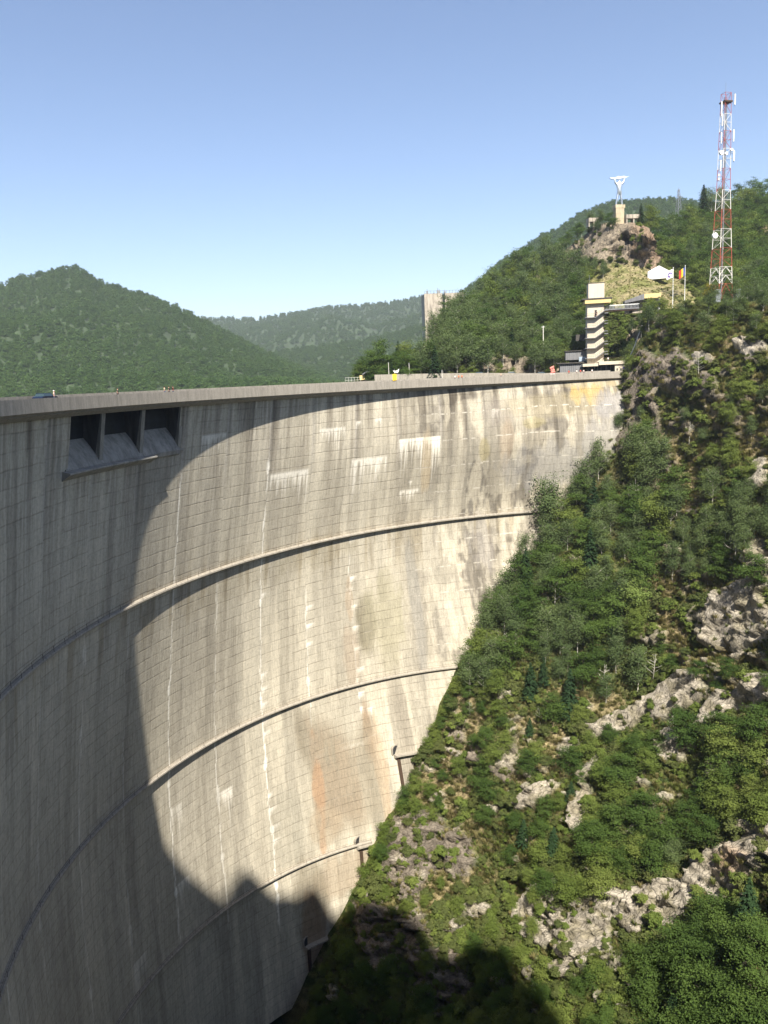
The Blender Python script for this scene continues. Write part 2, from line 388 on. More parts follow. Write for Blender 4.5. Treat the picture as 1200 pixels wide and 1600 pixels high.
    # drip curtains of lime under some lifts: i0, i1, depth, length, strength
    for a, b, z0, ln, st in ((4.42, 4.97, 9.6, 5, .8), (7.15, 7.75, 11.0, 6.5, .9), (9.02, 9.98, 15.7, 10, 1.), (7.93, 8.75, 19.8, 7.5, .9), (6.05, 6.93, 20.6, 7, 1.),
                             (9.12, 9.55, 30.2, 2.8, 1.), (8.45, 8.6, 9.6, 2.5, .8), (8.0, 8.12, 10, 3, .7), (9.3, 9.42, 27.6, 1.6, .8), (11.2, 11.4, 9.6, 3, .7),
                             (7.9, 8.05, 55.0, 2.5, .9), (8.02, 8.25, 90, 2.2, .8), (7.5, 8.1, 99, 1.2, .7), (6.4, 6.6, 139, 3, .6), (6.4, 6.7, 143, 3, .5),
                             (3.0, 3.3, 120, 9, .5), (2.0, 2.25, 131, 16, .6), (4.05, 4.3, 112, 6, .7), (5.05, 5.3, 97, 9, .8), (4.0, 4.25, 93, 12, .6)):
        t = noise(U*2.2, a*31, 0, 77)*.6+noise(U*5, a*11, 0, 78)*.4
        t = np.clip(t*1.25-.08+.35*(noise(U*8, a*7, 0, 79)-.5), 0, 1); L = ln*(.06+1.7*t**2.3)
        e = sm(a-.02, a+.02, I)*(1-sm(b-.02, b+.02, I))
        mk = e*sm(z0-.35, z0-.05, dz)*(1-sm(z0+L*.1, z0+L*1.15, dz))*st*sm(.12, .3, t+.25*(a % .37))
        lay(np.clip(mk, 0, 1)*(.55+.45*fbm(U*.6, Z*.3, 0, 91, 3)), (.82, .78, .70))
    def blob(i_, z_, wi, hz, c, st, seed, fl=.6, edge=.5):
        d = ((I-i_)/wi)**2+((dz-z_)/hz)**2+fl*(fbm(U*.5, Z*.12, 0, seed, 4)-.5)*3
        lay(sm(1.0+edge, 1.0-edge, d)*st, c)
    # rust, algae and lichen
    blob(8.27, 66, .22, 9, (.17, .15, .10), .75, 101); blob(8.75, 66, .42, 13, (.31, .285, .205), .75, 102); blob(9.4, 62, .12, 22, (.24, .23, .21), .6, 103)
    blob(7.98, 58, .07, 5, (.36, .28, .20), .55, 104, 1.4); blob(7.93, 74, .16, 9, (.34, .27, .20), .5, 105); blob(8.1, 97, .10, 9, (.26, .17, .10), .7, 106); blob(8.25, 108, .12, 14, (.38, .27, .17), .55, 107)
    pl = sm(6.75, 6.95, I+.2*sm(104, 92, dz))*(1-sm(8.05, 8.35, I))*sm(93, 103, dz+14*np.abs(I-7.75))*(1-sm(119, 129, dz+5*noise(U*.4, 0, 0, 9)))
    lay(pl*(.62+.38*fbm(U*.5, Z*.05, 0, 110, 4)), (.235, .205, .155))
    lay(pl*sm(.45, .6, fbm(U*.3, Z*.04, 0, 111, 4))*.5, (.30, .235, .17))
    blob(7.02, 112, .11, 13, (.38, .235, .14), .6, 112, 1.6); blob(7.05, 119, .35, 5, (.36, .29, .21), .5, 113)
    blob(6.3, 116, .35, 12, (.30, .28, .23), .45, 114); blob(7.5, 135, .9, 6, (.30, .23, .16), .55, 115); blob(6.6, 139, .35, 12, (.20, .17, .12), .55, 116); blob(6.65, 150, .25, 12, (.24, .16, .10), .6, 117)
    blob(13.55, 6.2, .42, 2.2, (.37, .27, .10), .75, 120, 2.2); blob(13.6, 3.6, .6, 1.2, (.36, .30, .17), .5, 121, .9); blob(11.0, 20.5, .13, 3, (.27, .23, .11), .55, 122); blob(12.15, 13.6, .30, 1.6, (.29, .25, .12), .5, 123)
    blob(12.6, 9, 1.0, 3.5, (.31, .27, .18), .45, 124); blob(11.5, 20, .16, 8, (.30, .23, .165), .5, 125); blob(11.4, 10, .5, 4, (.23, .205, .18), .55, 126, 1.)
    blob(9.7, 22, .12, 9, (.42, .33, .21), .5, 127); blob(10.15, 55, .25, 3, (.24, .22, .18), .5, 128, 1.2); blob(11.0, 47, .35, 8, (.28, .26, .24), .55, 129, 1.3); blob(13.9, 9.5, .35, 4, (.24, .23, .225), .8, 130, .7)
    blob(13.6, 19, .5, 6, (.28, .27, .26), .6, 131, .9); blob(12.5, 27, .9, 7, (.27, .26, .25), .6, 132, 1.)
    # horizontal dark drip row under the sill and old form rows
    # left side below ledge 1: browner
    blob(5.2, 45, 1.3, 5, (.30, .265, .20), .4, 140, 1.); blob(7.2, 43, .8, 4, (.31, .275, .20), .4, 141, 1.)
    mul(sm(.5, .7, fbm(U*.7, Z*.05, 0, 150, 4))*np.exp(-((dz-44)/7)**2)*.6, (.62, .57, .48))
    mul(sm(.5, .7, fbm(U*.7, Z*.05, 0, 151, 4))*np.exp(-((dz-2)/9)**2)*(I < 9)*.5, (.6, .58, .55))
    keep = ~((I[:-1, :-1] >= OPN[0]-1e-6) & (I[:-1, 1:] <= OPN[1]+1e-6) & (Z[1:, :-1] >= OPN[2]-1e-6) & (Z[:-1, :-1] <= OPN[3]+1e-6))
    nr, nc = I.shape
    Q = grid_quads(nr, nc, keep, flip=True)
    # coarse upstream side, top left to the deck
    ib = np.linspace(I0, I1, 60); zb = np.linspace(-168, -2.2, 12)
    IB, ZB = np.meshgrid(ib, zb); PB = pol(IB, rho(IB, ZB)+6.0+(-ZB)*.10, ZB); nb = PB.shape[0]*PB.shape[1]
    nV = nr*nc
    V = np.concatenate([P.reshape(-1, 3), PB.reshape(-1, 3)])-DAMLOC
    Q = np.concatenate([Q, grid_quads(12, 60, flip=True)+nV])
    # closing ends
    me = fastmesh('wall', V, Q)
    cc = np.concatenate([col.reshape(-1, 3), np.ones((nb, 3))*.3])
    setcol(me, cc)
    lines = np.zeros(I.shape+(3,)); lines[..., 0] = (1-.35*right)*(.75+.25*sm(5, 9, I)); lines[..., 1] = right*sm(3, 8, dz)*.8+.25*sm(6, 8, I); lines[..., 2] = 0
    setcol(me, np.concatenate([lines.reshape(-1, 3), np.zeros((nb, 3))]), 'Mask')
    uv = np.concatenate([np.stack([U, Z+200], -1).reshape(-1, 2), np.zeros((nb, 2))]); setuv(me, uv)
    return link('wall', me, M['dam'], dam, True)
build_wall()
OUT = -1.30
sweep('fascia_beam', [(OUT, 0), (OUT+.34, 0), (OUT+.34, -.74), (OUT+.6, -.80), (OUT+.6, -2.35), (FO+.6, -2.7), (FO, -3.0), (OUT+.12, -1.99), (OUT, -1.95)], I0, 14.28, 240, M['crest'])
sweep('road_deck', [(OUT+.35, -.75), (5.4, -.75), (5.4, -2.35), (OUT+.61, -2.35)], I0, 14.6, 160, M['road'])
sweep('upstream_parapet', [(5.4, -2.3), (5.4, .36), (5.75, .36), (5.75, -2.3)], I0, 14.2, 160, M['crest'])
sweep('deck_soffit', [(.6, -2.36), (6.6, -2.36), (6.6, -2.62), (.36, -2.62)], I0, 14.6, 160, M['pier'])
for k, (zl, ia, ib) in enumerate(((ZK[1], -10, 13.4), (ZK[2], -10, 10.3), (ZK[3], -10, 7.87))):
    o = sweep('inspection_ledge', [(.3, 0.3), (-.75, 0.12), (-.85, .04), (-.85, -.3), (-.2, -.7), (.3, -.8)], ia, ib, 200, M['ledge'], zref=float(zl))
    mb = MB(); n = int((ib-ia)*4)
    ip = np.linspace(ia+.02, ib-.02, n); q = [pol(i, float(rho(i, zl))-.78, zl+.1)-DAMLOC for i in ip]
    for a in range(n):
        mb.tube(q[a], q[a]+np.array([0, 0, 1.05]), .03, 4)
        if a: 
            for hh in (1.05, .55): mb.tube(q[a-1]+np.array([0, 0, hh]), q[a]+np.array([0, 0, hh]), .022, 4)
    mb.build('handrail', M['rust'], o)
# spillway bays
def spill():
    prof = []
    for t in np.linspace(0, 1, 14):         # ogee from the lip up to the sill
        prof.append((FO+1.9+6.0*t, -11.45+6.2*math.sin(t*math.pi/2)**.85))
    top = prof[:]; low = [(FO+8.2, -12.6), (FO+2.6, -12.6), (FO+2.1, -12.2)]
    sweep('spillway_chute', top+low, OPN[0]-.02, OPN[1]+.02, 60, M['spill'])
    def pier(i0, i1, nm='spillway_pier', lowz=-11.3, outer=.0):
        o = sweep(nm, [(FO+.9, -2.63), (FO+3.0, lowz+.6), (FO+9, -7), (FO+9, -2.63)], i0, i1, 4, M['darkbay'])
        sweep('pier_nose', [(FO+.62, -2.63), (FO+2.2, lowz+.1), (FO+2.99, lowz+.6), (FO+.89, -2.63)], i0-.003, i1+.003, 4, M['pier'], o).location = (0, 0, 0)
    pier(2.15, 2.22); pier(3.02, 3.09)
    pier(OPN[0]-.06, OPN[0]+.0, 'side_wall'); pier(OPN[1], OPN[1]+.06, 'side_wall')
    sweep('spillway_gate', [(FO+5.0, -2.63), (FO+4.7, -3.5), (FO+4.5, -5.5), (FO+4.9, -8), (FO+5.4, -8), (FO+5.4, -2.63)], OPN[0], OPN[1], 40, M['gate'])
    sweep('spillway_lip', [(-.2, .25), (-.2, -.08), (.5, -.9), (.5, .05), (.2, .25)], OPN[0]-.06, 4.0, 60, M['pier'], zref=-11.5)
    sweep('spillway_nose', [(-1.3, -.30), (-1.3, -.55), (.4, -1.6), (.4, -.05), (-.19, .0)], OPN[0]-.12, 3.3, 40, M['spill'], zref=-11.5)
M['spill'] = concrete('chute_concrete', (.30, .285, .26), .5, .45); M['darkbay'] = concrete('dark_bay_concrete', (.085, .085, .085), .6, .5)  # dark bay interior put into the colour of the pier sides
spill()
# galleries opening on the face, with their little landings
def adit(i, z, i_end, w=.085):
    e = sweep('gallery_landing', [(.3, 0), (-1.5, 0), (-1.5, -.45), (-.9, -.9), (.3, -1.1)], i-w*.6, i_end, 12, M['ledge'], zref=z)
    mb = MB(); n = 12; base = np.array(pol(i, float(rho(i, z+1.2))-.06, z+.05)); t = np.array(pol(i+.1, R, 0)-pol(i-.1, R, 0)); t /= np.linalg.norm(t)
    nrm = np.array([CX, CY, 0])-np.array([base[0], base[1], 0]); nrm /= np.linalg.norm(nrm)
    def arch(r, up, off): return [base+nrm*off+t*(-r)]+[base+nrm*off+t*(r*math.cos(math.pi-math.pi*k/n))+np.array([0, 0, up+r*math.sin(math.pi*k/n)]) for k in range(n+1)]+[base+nrm*off+t*r]
    a, b = arch(1.0, 1.4, .10), arch(1.28, 1.4, .10); a2, b2 = arch(1.0, 1.4, -.9), arch(1.28, 1.4, -.9)
    k = len(a); vs = [p-DAMLOC for p in a+b+a2+b2]; fs = []
    for q in range(k-1): fs += [(q, q+1, k+q+1, k+q), (q, q+1, 2*k+q+1, 2*k+q), (k+q, k+q+1, 3*k+q+1, 3*k+q)]
    mb.add(vs, fs); mb.build('gallery_frame', M['ledge'], e)
    c = arch(1.0, 1.4, .04); MB().add([p-DAMLOC for p in c], [tuple(range(len(c)))]).build('gallery_opening', M['dark'], e)
    pd = MB(); ii = i+.03
    for zz in np.linspace(z-1, z-9, 5): pass
    V = []; 
    for zz in np.linspace(z-.6, z-10, 8):
        for di, do in ((-.035, -.02), (-.035, -.34), (.035, -.34), (.035, -.02)): V.append(pol(ii+di, float(rho(ii, zz))+do, zz)-DAMLOC)
    fs = []
    for a_ in range(7):
        for b_ in range(4): c_ = (b_+1) % 4; fs.append((a_*4+b_, a_*4+c_, a_*4+4+c_, a_*4+4+b_))
    MB().add(V, fs).build('drain_pipe', M['rust'], e)
adit(8.58, -104.2, 9.15); adit(7.64, -127.6, 7.86); adit(6.50, -151.5, 7.0)

# ------------------------------------------------------------------ right bank: control depths, then a real surface
def rbf(ctrl, sx=1., sy=1.):
    c = np.array(ctrl, float); X = c[:, :2]/(sx, sy)
    d = np.linalg.norm(X[:, None]-X[None], axis=-1); A = d + np.eye(len(c))*8.0
    n = len(c); B = np.zeros((n+3, n+3)); B[:n, :n] = A; B[:n, n] = 1; B[:n, n+1:] = X; B[n, :n] = 1; B[n+1:, :n] = X.T
    wv = np.linalg.solve(B, np.concatenate([c[:, 2], [0, 0, 0]]))
    def f(px, py):
        P = np.stack([np.asarray(px, float)/sx, np.asarray(py, float)/sy], -1); sh = P.shape[:-1]; P = P.reshape(-1, 2); out = np.empty(len(P))
        for a in range(0, len(P), 20000):
            q = P[a:a+20000]; dd = np.linalg.norm(q[:, None]-X[None], axis=-1); out[a:a+20000] = dd@wv[:n]+wv[n]+q@wv[n+1:]
        return out.reshape(sh)
    return f
contact = [(985, 560, 231), (970, 592, 231), (950, 660, 233), (918, 745, 233), (888, 792, 231), (818, 890, 228), (763, 990, 225), (722, 1038, 223.5), (690, 1100, 222.5),
           (655, 1180, 221), (605, 1280, 218.5), (582, 1328, 217.5), (553, 1400, 216), (520, 1465, 213), (495, 1530, 209), (472, 1600, 204), (420, 1700, 198)]
c1 = list(contact)+[(x-90, y, d+26) for x, y, d in contact[1:]]
c1 += [(1000, 500, 228), (1010, 480, 230), (1060, 472, 222), (1120, 462, 212), (1200, 452, 200), (1290, 440, 188),
       (1050, 560, 214), (1120, 600, 198), (1200, 600, 184), (1290, 600, 168), (1010, 700, 212), (1100, 750, 196), (1200, 760, 176), (1290, 760, 158),
       (930, 850, 214), (1020, 880, 202), (1120, 920, 184), (1200, 930, 166), (1290, 930, 146), (860, 1000, 210), (960, 1040, 198), (1080, 1080, 178), (1200, 1090, 156), (1290, 1100, 136),
       (760, 1150, 211), (880, 1200, 192), (1000, 1230, 174), (1110, 1270, 158), (1200, 1290, 143), (1290, 1300, 122), (700, 1300, 207), (820, 1380, 188), (940, 1440, 167), (1060, 1460, 150), (1200, 1480, 128), (1290, 1490, 110),
       (620, 1440, 204), (720, 1560, 186), (860, 1600, 164), (1000, 1620, 144), (1200, 1640, 116), (1290, 1700, 95), (560, 1600, 196), (600, 1750, 180), (800, 1780, 155), (1000, 1800, 130), (1200, 1820, 102)]
D1 = rbf(c1)
# where rock shows, dry grass grows: (cx, cy, rx, ry, angle deg, strength)
ROCK_W = [(1045, 1085, 55, 26, -25, 1), (1130, 1095, 60, 12, -40, 1), (1185, 1075, 30, 22, -30, .8), (965, 1120, 60, 12, -18, .9), (842, 1245, 34, 12, -30, 1), (912, 1262, 12, 38, 5, .9),
          (920, 1203, 9, 20, 25, 1), (885, 1165, 25, 12, 0, .6), (1145, 1345, 70, 34, -28, 1.1), (1030, 1415, 60, 30, -30, 1.1), (1190, 1295, 36, 16, -20, 1), (850, 1432, 36, 44, 10, 1.1), (925, 1460, 34, 52, 15, 1.1),
          (890, 1518, 22, 13, 20, .8), (955, 1410, 30, 20, 0, .7), (1165, 960, 40, 44, -40, 1), (1120, 985, 34, 22, -30, .8), (1190, 890, 16, 44, 0, .8), (1160, 1000, 30, 9, -50, 1), (1180, 745, 14, 28, 10, .8),
          (1040, 1160, 16, 30, 10, .8), (1090, 1140, 14, 8, 0, .7), (790, 1180, 30, 24, 0, .45), (1180, 545, 26, 14, -10, .7), (1100, 560, 16, 10, 0, .6), (700, 1440, 26, 26, 0, .5), (745, 1420, 30, 10, 0, .7), (780, 1530, 10, 8, 0, .7), (1120, 1200, 25, 12, -30, .5),
          (780, 1090, 30, 14, -20, .3), (1010, 745, 18, 26, 0, .35), (1150, 640, 30, 14, 20, .4)]
ROCK_B = [(1045, 580, 46, 44, -35, 1), (1005, 640, 34, 42, -10, .9), (1090, 600, 42, 30, 30, .8), (1060, 655, 46, 24, 10, .8), (648, 1330, 46, 74, 15, 1.1), (715, 1320, 36, 54, 0, .6), (985, 600, 22, 30, 0, .8), (960, 690, 30, 30, 0, .6),
          (620, 1480, 60, 60, 0, .9), (800, 1185, 34, 44, 0, .6), (720, 1180, 34, 44, 0, .5), (1000, 560, 26, 36, -20, .9), (1020, 505, 22, 20, 0, .8), (1130, 690, 24, 20, 0, .5), (575, 1420, 26, 60, 0, .7), (690, 1540, 50, 60, 0, .6), (1060, 740, 26, 40, 0, .5)]
DRY = [(1050, 905, 70, 34, -8, .9), (1010, 985, 60, 40, 0, .7), (1130, 1050, 70, 40, 0, .9), (1175, 1130, 40, 40, 0, .8), (1085, 740, 60, 50, 0, .8), (1150, 640, 50, 36, 0, .7), (735, 1150, 50, 46, 0, .8), (800, 1130, 60, 30, 0, .6), (890, 1090, 60, 26, 0, .6), (1160, 820, 40, 40, 0, .6),
       (690, 1220, 40, 50, 0, .8), (870, 1170, 40, 34, 0, .8), (1040, 680, 60, 30, 0, .6), (960, 1290, 30, 20, 0, .4), (740, 1380, 60, 20, 0, .6), (660, 1400, 60, 20, 0, .6), (1180, 700, 40, 30, 0, .6), (1120, 540, 40, 30, 0, .5), (1180, 1180, 30, 30, 0, .5), (960, 940, 30, 30, 0, .4)]
def zone(L, px, py, w=0.55, seed=1, fr=.02):
    o = np.zeros(np.shape(px)); nn = (fbm(np.asarray(px)*fr, np.asarray(py)*fr, 0, seed, 5)-.5)*2
    for cx, cy, rx, ry, an, st in L:
        a = math.radians(an); dx = px-cx; dy = py-cy
        u = (dx*math.cos(a)+dy*math.sin(a))/rx; v = (-dx*math.sin(a)+dy*math.cos(a))/ry
        o = np.maximum(o, st*np.clip(1.55-(u*u+v*v)**.5-.0, 0, 1))
    return np.clip(sm(.26, .50, o+w*nn), 0, 1)
def slope_masks(px, py):
    rw = zone(ROCK_W, px, py, .40, 201, .035); rb = zone([(a, b, c*.85, d*.85, e, f*(.72 if b < 800 else 1)) for a, b, c, d, e, f in ROCK_B], px, py, .7, 202, .028)*(1-rw); dr = zone(DRY, px, py, .8, 203, .022)
    # scattered small outcrops everywhere
    sc = sm(.66, .72, fbm(px*.035, py*.05, 0, 204, 5))*.8
    rw = np.maximum(rw, sc*(py > 850)); rb = np.maximum(rb, sc*(py <= 850))
    return rw, rb, dr*(1-rw)*(1-rb)
def normals(P):
    dr = np.gradient(P, axis=0); dc = np.gradient(P, axis=1); n = np.cross(dc, dr); n /= np.linalg.norm(n, axis=-1, keepdims=True)+1e-9
    return n
def blocks(P, size, seed):
    """angular blocks: every cell of a jittered lattice is a tilted facet"""
    q = P/size; base = np.floor(q).astype(np.int64); best = np.full(P.shape[:-1], 9.9); out = np.zeros(P.shape[:-1])
    for a in (-1, 0, 1):
        for b in (-1, 0, 1):
            for c in (-1, 0, 1):
                ci = base+np.array([a, b, c]); h = [_h(ci[..., 0], ci[..., 1], ci[..., 2], seed+k) for k in range(7)]
                cen = ci+np.stack(h[:3], -1); d = q-cen; dd = (d*d).sum(-1); v = (h[3]-.5)*.9+(d*(np.stack(h[4:7], -1)-.5)*2.2).sum(-1)
                m = dd < best; best = np.where(m, dd, best); out = np.where(m, v, out)
    return out
def crag(P, amp_s):
    """ledged rock relief: dipping strata plus blocky noise (metres)"""
    q = P@np.array([.55, .25, .80]); wv = fbm(P[..., 0]*.05, P[..., 1]*.05, P[..., 2]*.05, 301, 3)*6
    led = (q*.33+wv); led = led-np.floor(led); led = np.where(led < .78, led/.78, (1-led)/.22)
    b = fbm(P[..., 0]*.16, P[..., 1]*.16, P[..., 2]*.12, 302, 5); rdg = 1-np.abs(2*fbm(P[..., 0]*.09, P[..., 1]*.09, P[..., 2]*.06, 303, 4)-1)
    f = fbm(P[..., 0]*.7, P[..., 1]*.7, P[..., 2]*.7, 304, 4)
    f2 = 1-np.abs(2*fbm(P[..., 0]*.35+P[..., 2]*.2, P[..., 1]*.35, P[..., 2]*.16, 306, 4)-1)
    A = P@np.array([[.8, .3, .5], [-.5, .8, .2], [-.3, -.5, .85]]); A = A*[1, 1, .55]
    B0 = np.array([.74, -.47, .48]); B1 = np.cross(B0, [-.55, -.35, .75]); B1 /= np.linalg.norm(B1); B2 = np.cross(B0, B1)
    A = P@np.stack([B0*.30, B1, B2*.8], 1)
    return amp_s*(led*1.2+(b-.5)*2.6+(rdg-.8)*1.6+blocks(A, 3.4, 61)*3.2+blocks(A, 1.5, 71)*1.5+(f-.5)*.7)
def sheet1():
    ys = np.arange(452, 1790, 3.1); xs = np.arange(400, 1400, 2.7)
    # follow the ridge line of the slope at the top
    ridge = np.interp(xs, [400, 940, 972, 985, 1000, 1012, 1030, 1060, 1100, 1150, 1200, 1300], [670, 640, 600, 560, 530, 500, 488, 484, 482, 476, 466, 450])
    T = np.linspace(0, 1, len(ys)); PX = np.repeat(xs[None], len(ys), 0); PY = ridge[None]+(1800-ridge[None])*T[:, None]
    D = D1(PX, PY); P = at(PX, PY, D)
    rw, rb, dr = slope_masks(PX, PY); rock = np.maximum(rw, rb)
    n = normals(P); n *= np.sign((-(P*n).sum(-1)))[..., None]
    edge = sm(0, .03, T)[:, None]
    big = (fbm(P[..., 0]*.028, P[..., 1]*.028, P[..., 2]*.028, 310, 3)-.5)*11
    conx = np.interp(PY, [592, 745, 890, 1038, 1180, 1328, 1465, 1600, 1800], [970, 918, 818, 722, 655, 582, 520, 472, 400])
    near_c = sm(0, 45, PX-conx)                # keep the line where the slope meets the dam
    disp = (crag(P, 1.0)*(.35+.65*rock)*.52+big+(rock-.5)*1.6)*(.12+.88*near_c)*edge
    P = P+n*disp[..., None]
    n2 = normals(P); n2 *= np.sign((-(P*n2).sum(-1)))[..., None]
    g1 = fbm(PX*.02, PY*.02, 0, 320, 5); g2 = fbm(PX*.09, PY*.09, 0, 321, 4); gg = fbm(P[..., 0]*.5, P[..., 1]*.5, P[..., 2]*.5, 322, 4)
    green = np.array([.125, .13, .050])*(1-sm(.4, .6, g2)[..., None])+np.array([.045, .065, .02])*sm(.4, .6, g2)[..., None]
    tan = np.array([.25, .205, .115])*(.7+.6*gg)[..., None]
    col = green*(1-dr[..., None])+tan*dr[..., None]
    ms = sm(.52, .62, g1)[..., None]*.5; col = col*(1-ms)+np.array([.15, .12, .06])*ms
    white = np.array([.38, .342, .283])*(.65+.6*fbm(P[..., 0]*.3, P[..., 1]*.3, P[..., 2]*.5, 323, 4))[..., None]
    rusty = sm(.0, 1, np.clip(1.3-np.hypot((PX-1145)/35, (PY-1350)/28), 0, 1))[..., None]*.6
    white = white*(1-rusty)+np.array([.36, .22, .13])*rusty
    moss = sm(.5, .6, fbm(PX*.08, PY*.08, 0, 324, 4))[..., None]*.5; white = white*(1-moss)+np.array([.17, .15, .085])*moss
    brown = np.array([.175, .150, .122])*(.6+.8*fbm(P[..., 0]*.25, P[..., 1]*.25, P[..., 2]*.4, 325, 4))[..., None]
    col = col*(1-rb[..., None])+brown*rb[..., None]; col = col*(1-rw[..., None])+white*rw[..., None]
    # ridge rolls over backwards and down
    back = [];bc = []
    for k, (dd, dzz) in enumerate(((8, -.5), (20, -3), (45, -12), (90, -40))):
        b = P[0].copy(); h = b[:, :2]/np.linalg.norm(b[:, :2], axis=1, keepdims=True); b[:, :2] += h*dd; b[:, 2] += dzz; back.append(b); bc.append(np.ones((len(xs), 3))*(.10, .09, .04))
    Pa = np.concatenate([np.array(back[::-1]), P]); ca = np.concatenate([np.array(bc[::-1]), col])
    me = fastmesh('valley_slope', Pa.reshape(-1, 3), grid_quads(*Pa.shape[:2])); setcol(me, ca)
    o = link('valley_slope', me, M['terr'], None, False); tag(o, 'steep rocky and grassy valley side right of the dam', 'slope', kind='structure')
    return PX, PY, P
SX1, SY1, SP1 = sheet1()
def ground1(px, py):
    """point on the modelled slope seen at this pixel"""
    j = (px-SX1[0, 0])/(SX1[0, 1]-SX1[0, 0]); j0 = int(np.clip(round(j), 0, SX1.shape[1]-1))
    k = int(np.argmin(np.abs(SY1[:, j0]-py))); return SP1[k, j0]

# upper right bank: D by control points
c2 = [(560, 600, 300), (600, 592, 285), (660, 588, 272), (760, 585, 264), (860, 583, 258), (975, 578, 250), (560, 560, 330), (640, 560, 300), (720, 556, 283), (800, 556, 276), (880, 556, 268), (975, 545, 258),
      (640, 525, 330), (700, 505, 325), (760, 480, 325), (830, 470, 315), (900, 470, 300), (960, 500, 266), (1010, 500, 258), (1060, 500, 256), (700, 470, 360), (760, 435, 360), (830, 420, 345), (900, 405, 325),
      (860, 380, 355), (905, 362, 340), (930, 345, 322), (960, 375, 306), (985, 375, 303), (1010, 392, 298), (990, 402, 298), (940, 378, 311), (925, 400, 307), (967, 347, 312), (1000, 350, 308), (1018, 370, 303), (960, 400, 304), (1000, 420, 294), (900, 440, 305), (940, 440, 294), (1010, 438, 285), (1060, 455, 272), (1080, 478, 262), (1000, 470, 270), (940, 480, 272),
      (1040, 440, 292), (1060, 410, 330), (1040, 385, 350), (1040, 365, 370), (1110, 400, 340), (1110, 360, 370), (1200, 400, 330), (1200, 340, 370), (1280, 320, 370), (1120, 320, 410), (1150, 460, 290), (1250, 460, 275), (1200, 310, 400), (1300, 300, 390), (1100, 500, 250), (1200, 500, 240), (1300, 500, 235)]
D2 = rbf(c2, 1, .6)
TOP2x = [560, 600, 650, 700, 740, 780, 830, 860, 890, 915, 930, 950, 967, 1000, 1012, 1022, 1030, 1045, 1070, 1100, 1150, 1200, 1300]
TOP2y = [606, 594, 560, 520, 490, 450, 430, 410, 385, 366, 352, 347, 346, 349, 356, 370, 385, 372, 352, 326, 318, 306, 296]
ROCK2 = [(960, 380, 56, 38, 0, 1.1), (1000, 388, 24, 42, 0, 1.3), (915, 375, 40, 20, 30, .9), (890, 395, 24, 16, 30, .8), (720, 575, 70, 14, 0, .8), (810, 572, 60, 16, 0, 1), (650, 578, 40, 10, 0, .6), (1070, 470, 26, 12, 40, .7), (960, 350, 40, 10, 0, .8), (990, 540, 20, 40, 0, .7)]
MEADOW = [(990, 452, 70, 28, 8, 1.5), (950, 455, 30, 20, 0, 1), (1040, 462, 40, 18, 20, 1.2), (1000, 437, 40, 10, 0, 1.1)]
def sheet2():
    xs = np.arange(556, 1300, 2.4); top = np.interp(xs, TOP2x, TOP2y); T = np.linspace(0, 1, 150)
    PX = np.repeat(xs[None], 150, 0); PY = top[None]+(np.where(xs > 985, 560, 612)[None]-top[None])*T[:, None]
    D = D2(PX, PY); P = at(PX, PY, D)
    md = zone(MEADOW, PX, PY, .3, 402, .04); rk = zone(ROCK2, PX, PY, .85, 401, .05)*(1-md)
    n = normals(P); n *= np.sign((-(P*n).sum(-1)))[..., None]
    P = P+n*(crag(P, .5)*(.15+.85*rk)*sm(0, .04, T)[:, None])[..., None]
    P[..., 2] = np.where((PY > 579) & (PX < 870), np.minimum(P[..., 2], .2), P[..., 2])
    gg = fbm(P[..., 0]*.3, P[..., 1]*.3, P[..., 2]*.3, 410, 5)
    col = np.ones(P.shape)*(.05, .055, .025)
    br = np.array([.22, .185, .14])*(.55+.9*gg)[..., None]; red = sm(975, 1005, PX)[..., None]*.75*sm(440, 400, PY)[..., None]; br = br*(1-red)+np.array([.27, .185, .125])*(.6+.8*gg)[..., None]*red
    col = col*(1-rk[..., None])+br*rk[..., None]
    mg = sm(.45, .6, gg)[..., None]; tn = np.array([.25, .215, .115])*(1-mg)+np.array([.15, .155, .055])*mg
    col = col*(1-md[..., None])+tn*md[..., None]
    back = []
    for dd, dzz in ((10, -2), (30, -12), (80, -45)):
        b = P[0].copy(); h = b[:, :2]/np.linalg.norm(b[:, :2], axis=1, keepdims=True); b[:, :2] += h*dd; b[:, 2] += dzz; back.append(b)
    Pa = np.concatenate([np.array(back[::-1]), P]); ca = np.concatenate([np.ones((3, len(xs), 3))*(.05, .055, .025), col])
    me = fastmesh('upper_hillside', Pa.reshape(-1, 3), grid_quads(*Pa.shape[:2])); setcol(me, ca)
    tag(link('upper_hillside', me, M['terr2']), 'hillside and cliff above the crest on the far bank', 'hillside', kind='structure'); return PX, PY, P
SX2, SY2, SP2 = sheet2()
def ground2(px, py):
    j0 = int(np.clip(round((px-SX2[0, 0])/(SX2[0, 1]-SX2[0, 0])), 0, SX2.shape[1]-1)); k = int(np.argmin(np.abs(SY2[:, j0]-py))); return SP2[k, j0]
# ------------------------------------------------------------------ finding places on the dam
_I, _Z = np.meshgrid(np.linspace(-1.5, 14.6, 480), np.linspace(-160, -2, 400)); _P = pol(_I, rho(_I, _Z), _Z); _px, _py, _ = pix(_P)
def dam_at(x, y): return _P.reshape(-1, 3)[np.argmin((_px-x)**2+(_py-y)**2)]
def crest_at(x, dr=1.5, z=-.75):
    ii = np.linspace(-1.5, 14.5, 3000); p = pol(ii, R+dr, z); k = int(np.argmin(np.abs(pix(p)[0]-x))); return p[k], math.atan2(*(p[min(k+1, 2999)]-p[k-1])[[1, 0]])

